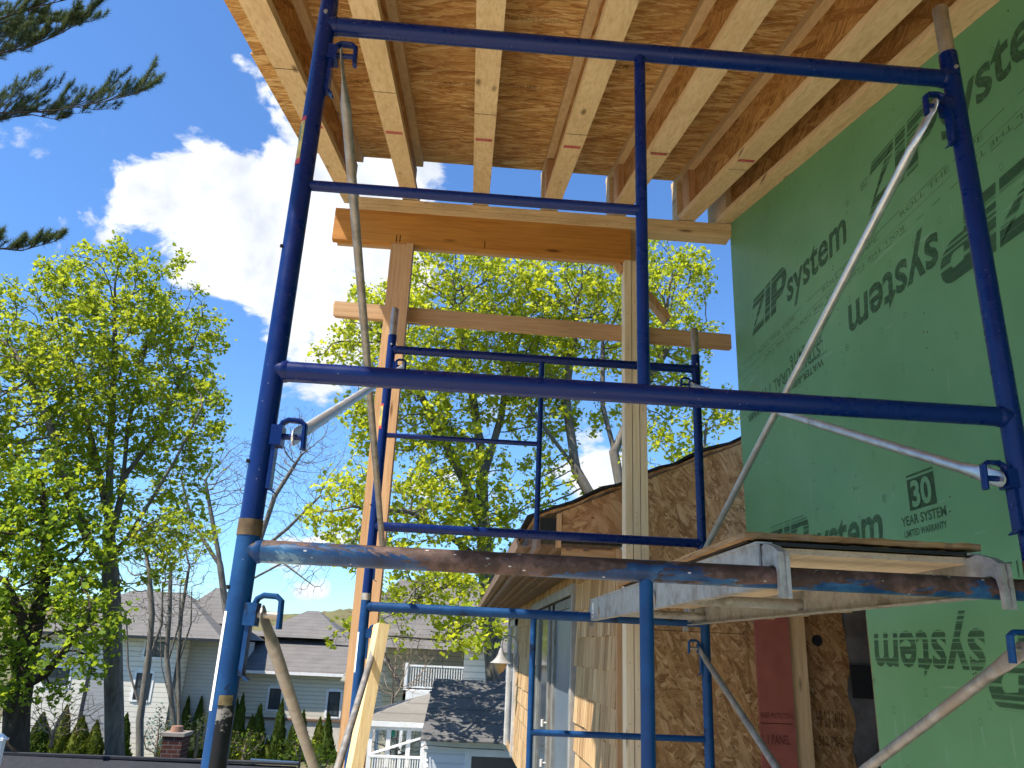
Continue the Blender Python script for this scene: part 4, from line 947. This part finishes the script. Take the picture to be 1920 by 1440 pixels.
# arborvitae
ARB=leafmat('arborvitae_foliage',(.055,.085,.014),(.07,.12,.01),(.16,.22,.03),tfac=.25); ARBY=leafmat('sunlit_arborvitae_foliage',(.1,.12,.016),(.12,.16,.01),(.24,.28,.03),tfac=.25)  # second foliage is a brighter copy with sunlight put into its colour
def arb(seed,mat):
    r_=np.random.default_rng(seed); n=2600; t=r_.uniform(0,1,n)**.75; a=r_.uniform(0,2*np.pi,n); h=1-t
    prof=(1-h**1.5)*.5*(.75+.25*np.minimum(1,h*9)); lump=1+.16*np.sin(a*3+h*9+seed)+.1*np.sin(a*7-h*17); rr=prof*lump*r_.uniform(.72,1.02,n)
    c=np.stack([np.cos(a)*rr,np.sin(a)*rr,h*3],1); V=np.empty((n,4,3)); up=np.stack([np.cos(a)*.25,np.sin(a)*.25,np.ones(n)],1)+r_.normal(0,.18,(n,3)); up/=np.linalg.norm(up,axis=1,keepdims=True)
    sd=np.cross(up,r_.normal(0,1,(n,3))); sd/=np.linalg.norm(sd,axis=1,keepdims=True); L_=r_.uniform(.09,.2,(n,1)); W_=L_*.3
    V[:,0]=c-up*L_*.4; V[:,1]=c+sd*W_; V[:,2]=c+up*L_*.7; V[:,3]=c-sd*W_
    # a closed inner body keeps the shrub dense
    e=empty('arborvitae',(0,0,0)); npmesh('foliage',V.reshape(-1,3),np.arange(n*4).reshape(n,4),mat,e,world=False)
    b=MB(); b.tube([(0,0,0),(0,0,.25),(0,0,1.2),(0,0,2.2),(0,0,2.85)],[.2,.38,.33,.19,.02],12); b.build('inner_growth',mat,e,world=False)
    return e
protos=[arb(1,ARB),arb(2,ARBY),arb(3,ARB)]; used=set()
AR=[(82,1337,0,1.35),(125,1322,1,1.1),(158,1342,1,1.25),(190,1350,1,.9),(240,1338,2,.9),(320,1345,1,.6),(352,1305,0,.75),(374,1307,2,.9),(444,1310,0,.8),(455,1302,2,.85),(474,1340,1,.8),(490,1320,0,1.),(520,1385,1,.7),(531,1311,2,.8),(559,1337,0,.85),(571,1332,2,.9),(608,1346,1,.9),(626,1337,2,.85)]
NW=['first','second','third','fourth','fifth','sixth','seventh','eighth','ninth','tenth','eleventh','twelfth','thirteenth','fourteenth','fifteenth','sixteenth','seventeenth','eighteenth']
for k,(px,py,p,wd) in enumerate(AR):
    Y=41 if k>5 else 38; top=A_(px,py,Y); bz=A_(px,1432,Y)[2]; bx=A_(px,1400,Y)[0]-.3; h=(top[2]-bz)/3
    lab='%s arborvitae from the left in the row before the pale houses'%NW[k]
    wd2=wd*1.0
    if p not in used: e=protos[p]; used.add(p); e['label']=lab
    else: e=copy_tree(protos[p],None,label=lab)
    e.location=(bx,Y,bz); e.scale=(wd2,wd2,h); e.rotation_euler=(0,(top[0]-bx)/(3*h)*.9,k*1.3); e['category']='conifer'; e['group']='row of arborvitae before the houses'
# pine boughs reaching in from the upper left
NEED=leafmat('pine_needles',(.06,.085,.04),(.08,.12,.03),(.16,.2,.07),tfac=.35)
pt=empty('pine_tree',(-11.5,10.5,-1.9),'dark pine with long needled boughs reaching in at upper left','tree')
b=MB(); b.tube([(-11.5,10.5,-2.2),(-11.4,10.5,3),(-11.2,10.4,8),(-11.1,10.4,13)],[.3,.26,.2,.1],10); b.build('trunk',BARKD,pt)
rs=random.Random(77); tv=[];BR=MB()
def bough(pts,n,ln,updir,lv=0,rad0=.022):
    pts=[Vector(p) for p in pts]; rr=[rad0*(1-.8*i/(len(pts)-1)) for i in range(len(pts))]; BR.tube(pts,rr,6)
    Ls=[(pts[i+1]-pts[i]).length for i in range(len(pts)-1)]; tot=sum(Ls)
    for k in range(n):
        t=(k+rs.random())/n; 
        if lv==0 and t<.06: continue
        s=t*tot;i=0
        while i<len(Ls)-1 and s>Ls[i]: s-=Ls[i]; i+=1
        p=pts[i].lerp(pts[i+1],min(1,s/Ls[i])); d=(pts[i+1]-pts[i]).normalized()
        l=ln*(1-.45*t)*rs.uniform(.6,1.2); sd=Vector((rs.uniform(-.3,.3),rs.uniform(-1,1),rs.uniform(-.35,1.3)))
        q=d*.75+sd*.85+Vector(updir); q.normalize(); mid=p+q*l*.5+Vector((0,0,.02)); e_=mid+(q+Vector((0,0,.35))).normalized()*l*.55
        if lv<2: bough([p,mid,e_],(6 if lv==0 else 3),l*.5,updir,lv+1,rad0*.35)
        tv.append((e_,(e_-mid).normalized())); tv.append((mid,q)); 
    tv.append((pts[-1],(pts[-1]-pts[-2]).normalized()))
T0=Vector((-11.2,10.4,7.2))
bough([A_(-330,262,10.4),A_(-120,235,10.1),A_(0,212,10),A_(100,208,9.9),A_(200,190,9.8),A_(278,168,9.7)],34,.95,(.35,0,.4))
bough([A_(-330,170,10.4),A_(-120,125,10.3),A_(0,100,10.2),A_(60,86,10.1),A_(120,60,10),A_(168,20,9.9)],40,.75,(.2,0,.25))
bough([A_(-320,90,10.4),A_(-120,50,10),A_(0,35,9.7),A_(80,10,9.6),A_(165,-10,9.5)],42,.7,(.2,0,.1))
bough([A_(-320,520,10.4),A_(-150,485,10.2),A_(-40,462,10),A_(40,470,9.9),A_(104,452,9.8)],26,.5,(.25,0,.12))
bough([A_(-300,20,10.4),A_(-120,-20,10.2),A_(0,-30,10.4),A_(160,-50,10.4)],14,.6,(.2,0,0))
bough([A_(-300,60,10.8),A_(-120,70,10.6),A_(0,70,10.4),A_(90,40,10.3),A_(150,45,10.2)],40,.6,(.2,0,.15))
bough([A_(-300,230,10.8),A_(-120,225,10.6),A_(0,222,10.5),A_(60,215,10.4),A_(110,225,10.3)],22,.5,(.2,0,.1))
BR.build('bough',BARKD,pt)
c=np.array([tuple(p) for p,_ in tv]); dd=np.array([tuple(d) for _,d in tv]); k=19; n=len(c)*k
cc_=np.repeat(c,k,0)-np.repeat(dd,k,0)*RNG.uniform(0,.09,(n,1)); dr=np.repeat(dd,k,0)*.9+RNG.normal(0,.62,(n,3)); dr/=np.linalg.norm(dr,axis=1,keepdims=True)
sd=np.cross(dr,RNG.normal(0,1,(n,3))); sd/=np.linalg.norm(sd,axis=1,keepdims=True); L_=RNG.uniform(.05,.1,(n,1)); V=np.empty((n,3,3)); V[:,0]=cc_-sd*.0022; V[:,1]=cc_+sd*.0022; V[:,2]=cc_+dr*L_
print('pine tufts',len(c)); npmesh('needles',V.reshape(-1,3),np.arange(n*3).reshape(n,3),NEED,pt)

# ================================================================== HOUSES
def roofmat(name,a,b,sc=5.):
    m=NT(name); v=m.coord((1,1,1)); br=m.n('ShaderNodeTexBrick'); m.l(m.coord((sc,sc,sc)),br.inputs['Vector']); n1=m.noise(v,9,5,.7); n2=m.noise(v,1.2,3)
    c=m.mix(n1,a,b); c=m.mix(m.ramp(n2,[(.4,0.),(.7,.3)]),c,tuple(x*.6 for x in a)); st=m.n('ShaderNodeTexWave',bands_direction='Z',wave_profile='SAW'); st.inputs['Scale'].default_value=1.6; m.l(v,st.inputs['Vector'])
    c=m.mix(m.ramp(st.outputs['Fac'],[(.86,0.),(.93,.45)]),c,tuple(x*.4 for x in a)); m.bump(n1,.4,.02); return m.set(c,.9,spec=.2)
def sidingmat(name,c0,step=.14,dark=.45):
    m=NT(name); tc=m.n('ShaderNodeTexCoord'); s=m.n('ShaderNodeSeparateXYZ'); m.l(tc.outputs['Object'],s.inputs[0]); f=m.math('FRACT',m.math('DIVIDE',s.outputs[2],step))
    n1=m.noise(m.coord((1,1,1)),3,5); c=m.mix(n1,tuple(x*.88 for x in c0),tuple(min(1,x*1.08) for x in c0)); c=m.mix(m.ramp(f,[(.0,dark),(.16,dark*.6),(.24,0.)]),c,tuple(x*.4 for x in c0)); m.bump(f,.6,.02); return m.set(c,.6,spec=.3)  # dark line along each lap paints the shadow under the board
ROOFG=roofmat('grey_asphalt_roof',(.115,.107,.1),(.2,.186,.17)); ROOFD=roofmat('black_asphalt_roof',(.022,.024,.034),(.06,.06,.07)); ROOFT=roofmat('tan_grey_roof',(.17,.155,.135),(.25,.23,.2))
ROOFB=roofmat('charcoal_roof_near',(.018,.019,.026),(.045,.046,.055),8.)
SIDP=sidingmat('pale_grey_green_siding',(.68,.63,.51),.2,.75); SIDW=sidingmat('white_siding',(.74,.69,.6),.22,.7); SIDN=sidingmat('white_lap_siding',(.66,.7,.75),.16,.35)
CREAM=plain('cream_render',(.56,.52,.45),.8,0,.1,2); WHITE=plain('white_trim_paint',(.78,.77,.75),.5,0,.06,5)
FRAMEB=plain('black_window_frame',(.02,.022,.025),.4)
def win(x0,x1,z0,z1,y,parent,fr=None,name='window',grid=True,t=.07):
    b=MB(); b.box((x0,y-.06,z0),(x0+t,y,z1)); b.box((x1-t,y-.06,z0),(x1,y,z1)); b.box((x0+t,y-.06,z0),(x1-t,y,z0+t)); b.box((x0+t,y-.06,z1-t),(x1-t,y,z1))
    if grid:
        xm=(x0+x1)/2; zm=(z0+z1)/2; b.box((x0+t,y-.045,zm-.025),(x1-t,y-.005,zm+.025)); b.box((xm-.015,y-.043,z0+t),(xm+.015,y-.007,zm-.025)); b.box((xm-.015,y-.043,zm+.025),(xm+.015,y-.007,z1-t))
    o=b.build(name,fr or FRAMEB,parent)
    if fr is None:
        tb=MB(); tb.box((x0-.12,y-.035,z0-.1),(x0-.002,y-.001,z1+.1)); tb.box((x1+.002,y-.035,z0-.1),(x1+.12,y-.001,z1+.1)); tb.box((x0,y-.035,z1+.002),(x1,y-.001,z1+.16)); tb.box((x0,y-.05,z0-.1),(x1,y-.001,z0-.002)); tb.build('window_trim',WHITE,o)
    MB().box((x0+t,y-.03,z0+t),(x1-t,y-.02,z1-t)).build('pane',M['glass'],o); return o
def hip(b,x0,x1,y0,y1,z0,z1,inx,iny=None):
    ym=(y0+y1)/2; b.add([(x0,y0,z0),(x1,y0,z0),(x1,y1,z0),(x0,y1,z0),(x0+inx,ym,z1),(x1-inx,ym,z1)],[(0,1,5,4),(1,2,5),(2,3,4,5),(3,0,4),(0,3,2,1)]); return b
# long pale house in the middle distance (front wall at Y=45)
h=empty('long_house',(-7,47,-5.5),'long pale green sided house with wide grey hip roofs beyond the arborvitae','house')
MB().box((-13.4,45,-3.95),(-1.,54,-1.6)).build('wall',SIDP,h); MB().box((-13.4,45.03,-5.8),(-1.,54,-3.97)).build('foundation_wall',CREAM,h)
MB().box((-13.45,44.93,-4.03),(-.95,45.0,-3.93)).build('belt_course',M['soffit'],h)
b=MB(); b.add([(-13.6,44.45,-1.62),(-.8,44.45,-1.7),(-1.5,50,.4),(-12.6,50,.4)],[(0,1,2,3)]); b.add([(-13.6,44.45,-1.66),(-.8,44.45,-1.74),(-.8,54.4,-1.74),(-13.6,54.4,-1.66)],[(0,1,2,3)]); b.add([(-12.6,50,.4),(-1.5,50,.4),(-.8,54.4,-1.7),(-13.6,54.4,-1.62)],[(0,1,2,3)]); b.add([(-13.6,44.45,-1.64),(-12.6,50,.4),(-13.6,54.4,-1.64)],[(0,1,2)]); b.build('roof',ROOFG,h)
b=MB(); b.box((-13.65,44.37,-1.78),(-.75,44.47,-1.64)); b.build('gutter',WHITE,h)
b=MB(); hip(b,-11.8,-6.3,48,55,.1,1.75,2.4); b.build('roof',ROOFG,h); b=MB(); hip(b,-7.,0,50,56,.2,1.3,1.); b.build('roof',ROOFG,h)
for px,y0,y1,w_ in ((384,1283,1338,.55),(518,1291,1330,.6),(628,1297,1343,.62)):
    a=A_(px,y0,45); c=A_(px,y1,45); win(a[0]-w_/2,a[0]+w_/2,c[2],a[2],45,h)
# pale house at the left, with shade painted into the grey of its wing
h2=empty('gabled_house',(-14.5,41,-5.5),'tall white sided house with shade grey wing and stepped grey roofs behind the maples','house',rz=0)
MB().box((-20.5,40,-5.8),(-13.0,48,-.1)).build('wall',SIDW,h2); MB().box((-12.98,41.2,-5.8),(-11.3,47,-.25)).build('wall',sidingmat('shade_grey_siding_wing',(.42,.43,.43),.17),h2)
b=MB(); b.box((-13.12,39.9,-5.6),(-13.0,39.99,-.2)); b.build('downspout',FRAMEB,h2); MB().box((-17.1,39.94,-5.6),(-16.95,39.99,-1.6)).build('downspout',FRAMEB,h2)
MB().box((-16.94,39.96,-5.7),(-15.6,39.995,-2.2)).build('grey_wall_panel',sidingmat('grey_siding_panel',(.36,.36,.36),.17),h2)
b=MB(); hip(b,-20.9,-11.0,39.4,48.5,-.15,2.1,3.6); b.build('roof',ROOFG,h2); b=MB(); hip(b,-14.9,-11.3,42.5,47.5,.6,2.5,1.6); b.build('roof',ROOFG,h2)
b=MB(); b.box((-20.95,39.32,-.27),(-10.95,39.42,-.14)); b.build('gutter',FRAMEB,h2)
for px,y0,y1,w_ in ((296,1203,1232,1.0),(272,1262,1312,.7),(110,1252,1285,1.1),(60,1230,1270,.9)):
    a=A_(px,y0,40); c=A_(px,y1,40); win(a[0]-w_/2,a[0]+w_/2,c[2],a[2],40,h2)
a=A_(276,1205,40)
# entry canopy with small gable between the two houses
b=MB(); b.add([A_(368,1262,43),A_(414,1230,43),A_(425,1262,43),A_(368,1262,44.4),A_(414,1230,44.4),A_(425,1262,44.4)],[(0,1,2),(3,5,4),(0,3,4,1),(1,4,5,2),(0,2,5,3)]); o=b.build('porch_canopy',ROOFD,h)
# right: white house with deck behind the shingled one
h3=empty('white_house',(0,32,-5),'white sided house with railed deck under the maple branches','house')
MB().box((.35,30.6,-4.8),(3.4,38,-.1)).build('wall',SIDW,h3); MB().box((-2.8,33.5,-4.8),(.34,38,.6)).build('wall',SIDP,h3)
b=MB(); hip(b,-4.6,3.8,30.2,40,-.12,2.7,2.); b.build('roof',ROOFG,h3)
b=MB(); b.prism([(-4.2,-1.4),(-2.2,-1.4),(-3.3,.5)],'y',31.2,31.3); b.build('gable_wall',SIDP,h3); b=MB(); b.bar((-3.3,31.0,.62),(-1.9,31.0,-1.5),.5,.08,up=(0.8,0,.6)); b.build('roof_edge',ROOFG,h3)
win(1.45,2.4,-1.9,-.55,30.6,h3,WHITE,t=.1)
dk=MB().box((-1.7,29.2,-1.72),(.34,33.4,-1.55)).box((-1.72,29.15,-1.95),(.34,29.22,-1.5)).build('deck',WHITE,h3)
b=MB(); b.box((-1.7,29.2,-.72),(.34,29.26,-.66)); b.box((-1.7,29.21,-1.42),(.34,29.25,-1.37))
for i in range(22): x=-1.62+i*.09; b.box((x,29.215,-1.4),(x+.035,29.245,-.69))
b.build('railing',WHITE,dk)
for x in (-1.72,-.8,.25): b=MB(); b.box((x,29.15,-4.9),(x+.1,29.25,-1.5 if x>-1.7 else -.6)); b.build('deck_post',WHITE,dk)
# near garage with black shingle roof
g1=empty('garage',(.9,17,-3.4),'white lap sided garage with dappled black shingle roof behind the house','garage')
p0,p1=A_(814,1272,18.2),A_(788,1386,15.7)
zr,ze=p0[2],p1[2]; xl0,xl1=p0[0],p1[0]
b=MB(); b.add([(xl1,15.7,ze),(2.6,15.7,ze),(2.6,18.2,zr),(xl0,18.2,zr),(xl0-.02,20.6,ze),(2.6,20.6,ze),(xl1,15.7,ze-.03),(2.6,15.7,ze-.03),(2.6,18.2,zr-.03),(xl0,18.2,zr-.03),(xl0-.02,20.6,ze-.03),(2.6,20.6,ze-.03)],[(0,1,2,3),(3,2,5,4),(7,6,9,8),(8,9,10,11),(0,6,7,1),(0,3,9,6),(3,4,10,9),(1,7,8,2),(2,8,11,5),(4,5,11,10)]); b.build('roof',roofmat('black_garage_shingles',(.06,.06,.062),(.18,.172,.168),7.),g1)
MB().box((xl1+.06,15.98,ze-.19),(2.6,16.02,ze-.03)).build('fascia',WHITE,g1)
MB().box((xl1+.13,16.03,-4.2),(2.5,20.4,ze-.04)).build('wall',SIDN,g1); MB().box((xl1+.04,16.0,-4.2),(xl1+.13,16.1,ze-.19)).build('corner_trim',WHITE,g1)
xx=A_(872,1420,16)[0]; zz=A_(872,1404,16)[2]
win(xx,xx+1.4,-3.4,zz,16.03,g1,WHITE,grid=False,t=.12)
b=MB(); b.tube([A_(796,1397,15.95),A_(860,1402,15.94),A_(945,1406,15.93)],.006,5); b.tube([A_(796,1397,15.95),A_(790,1402,15.9),A_(786,1392,15.8)],.006,5); b.build('cable',FRAMEB,g1)
b=MB()
xs_,zs_=A_(800,1436,15.95)[0],A_(800,1436,15.95)[2]
b.tube([(xs_,15.9,zs_+.06),(xs_,15.9,zs_+.0),(xs_,15.9,zs_-.01)],[.01,.05,.055],12); b.tube([(xs_,15.9,zs_+.13),(xs_,15.9,zs_+.09)],[.006,.03],12); b.build('wall_light',WHITE,g1)
# pavilion with hip roof and railing
pv=empty('pavilion',(-1.2,21,-4.2),'open white pavilion with tan hip roof and picket railing','pavilion')
a=A_(684,1350,20); c=A_(815,1357,20); ap=A_(830,1296,21.6)
b=MB(); b.add([(a[0]-.1,20,a[2]),(c[0]+.3,20,a[2]),(c[0]+.3,24,a[2]),(a[0]-.1,24,a[2]),(c[0]+.1,22,ap[2]),(c[0]+.29,22,ap[2])],[(0,1,5,4),(1,2,5),(2,3,4,5),(3,0,4),(0,3,2,1)]); b.build('roof',ROOFT,pv)
MB().box((a[0]-.12,19.95,a[2]-.12),(c[0]+.32,20.05,a[2]-.01)).build('fascia',WHITE,pv); MB().box((a[0]-.1,20.06,a[2]-.2),(c[0]+.3,20.12,a[2]-.12)).build('fascia',WHITE,pv)
for px,Y in ((693,20.1),(727,20.1),(765,20.1),(793,20.1),(705,23.6),(790,23.6)):
    x=A_(px,1400,Y)[0]; MB().box((x-.05,Y-.05,-4.3),(x+.05,Y+.05,a[2]-.13)).build('column',WHITE,pv)
b=MB(); b.bar(A_(692,1414,20.05),A_(795,1382,20.05),.06,.05); b.build('stair_rail',WHITE,pv)
zt=A_(740,1416,20)[2]; x0_=A_(692,1416,20)[0]; x1_=A_(795,1416,20)[0]
b=MB(); b.box((x0_,19.9,zt-.05),(x1_,19.96,zt)); b.box((x0_,19.9,zt-.75),(x1_,19.96,zt-.7))
for i in range(22): x=x0_+.03+i*(x1_-x0_-.06)/21; b.box((x,19.91,zt-.7),(x+.022,19.95,zt-.05))
b.build('railing',WHITE,pv)
o_=MB(); q=A_(737,1374,20.3); o_.tube([(q[0],20.3,q[2]+.25),(q[0],20.3,q[2]+.1)],.004,5); o_.tube([(q[0],20.3,q[2]+.1),(q[0],20.3,q[2]+.05),(q[0],20.3,q[2]-.05),(q[0],20.3,q[2]-.1)],[.01,.05,.06,.02],10)
tag(o_.build('hanging_feeder',plain('teal_glass_feeder',(.02,.3,.22),.3)),'small teal feeder hanging inside the pavilion','bird feeder')
# dark roofed outbuilding at the bottom left with brick chimney
g2=empty('outbuilding',(-6,15,-3.6),'low outbuilding with charcoal roof and brick chimney at bottom left','outbuilding')
pA,pB=A_(-60,1405,16),A_(556,1437,16); zr=pA[2]; zr2=pB[2]
b=MB(); b.add([(pA[0]-4,12.4,zr-1.5),(pB[0],12.4,zr2-1.5),(pB[0],16,zr2),(pA[0]-4,16,zr),(pB[0],19.6,zr2-1.5),(pA[0]-4,19.6,zr-1.5),(pA[0]-4,12.4,zr-1.54),(pB[0],12.4,zr2-1.54),(pB[0],16,zr2-.04),(pA[0]-4,16,zr-.04),(pB[0],19.6,zr2-1.54),(pA[0]-4,19.6,zr-1.54)],[(0,1,2,3),(3,2,4,5),(0,6,7,1),(1,7,8,2),(2,8,10,4),(6,9,8,7),(9,11,10,8),(0,3,9,6),(3,5,11,9),(5,4,10,11)]); b.build('roof',ROOFB,g2)
b=MB(); b.box((pA[0]-4,15.93,zr-.02),(pB[0]+.02,16.07,zr2+.02)); b.build('ridge_cap',ROOFB,g2)
MB().box((pA[0]-3.8,12.9,-5),(pB[0]-.2,19.1,zr2-1.3)).build('wall',SIDN,g2)
def brick():
    m=NT('red_brick'); br=m.n('ShaderNodeTexBrick'); tc=m.n('ShaderNodeTexCoord'); mp=m.n('ShaderNodeMapping'); mp.inputs['Rotation'].default_value=(R(90),0,0); m.l(tc.outputs['Object'],mp.inputs[0]); m.l(mp.outputs[0],br.inputs['Vector'])
    br.inputs['Scale'].default_value=1; br.inputs['Brick Width'].default_value=.2; br.inputs['Row Height'].default_value=.075; br.inputs['Mortar Size'].default_value=.008
    br.inputs['Color1'].default_value=(.035,.012,.009,1); br.inputs['Color2'].default_value=(.07,.025,.018,1); br.inputs['Mortar'].default_value=(.1,.085,.075,1); m.bump(br.outputs['Fac'],.3,-.01); return m.set(br.outputs['Color'],.9,spec=.2)
q0,q1=A_(302,1430,16.3),A_(348,1380,16.3); b=MB(); b.box((q0[0],16.15,zr-.3),(q1[0],16.6,q1[2]+.0)); ch_=b.build('chimney',brick(),g2)
MB().box((q0[0]-.03,16.12,q1[2]+.001),(q1[0]+.03,16.63,q1[2]+.06)).build('chimney_cap',plain('grey_mortar_cap',(.24,.21,.18),.9),ch_); q=(q0[0]+q1[0])/2; MB().tube([(q-.02,16.38,q1[2]+.062),(q-.02,16.38,q1[2]+.16)],[.12,.1],12).build('flue',plain('clay_flue',(.28,.15,.1),.9),ch_)
# white post at the left edge, low green rail
fp=empty('fence_post',A_(5,1436,13),'white capped fence post at the left edge','post'); q=A_(0,1395,13)
MB().box((q[0]-.06,12.95,-3),(q[0]+.045,13.06,q[2]+.05)).build('post',WHITE,fp); b=MB(); b.box((q[0]-.085,12.92,q[2]+.051),(q[0]+.07,13.085,q[2]+.08)); b.add([(q[0]-.07,12.94,q[2]+.081),(q[0]+.055,12.94,q[2]+.081),(q[0]+.055,13.07,q[2]+.081),(q[0]-.07,13.07,q[2]+.081),(q[0]-.0075,13.005,q[2]+.15)],[(0,1,4),(1,2,4),(2,3,4),(3,0,4)]); b.build('post_cap',WHITE,fp)
fr=empty('low_fence',A_(400,1440,21),'low green metal fence with white rail beyond the outbuilding roof','fence')
gm=plain('green_painted_metal',(.04,.16,.11),.5); b=MB(); l0,l1=A_(345,1422,21),A_(478,1432,21); b.tube([l0,l1],.018,6); 
b.build('top_rail',gm,fr)
for t in (0,.2,.4,.6,.8,1): p=Vector(l0).lerp(Vector(l1),t); MB().tube([p,(p.x,p.y,p.z-.9)],.016,6).build('rail_post',gm,fr)
b=MB(); b.tube([A_(470,1424,23),A_(560,1430,23)],.03,6); b.build('white_rail',WHITE,fr)
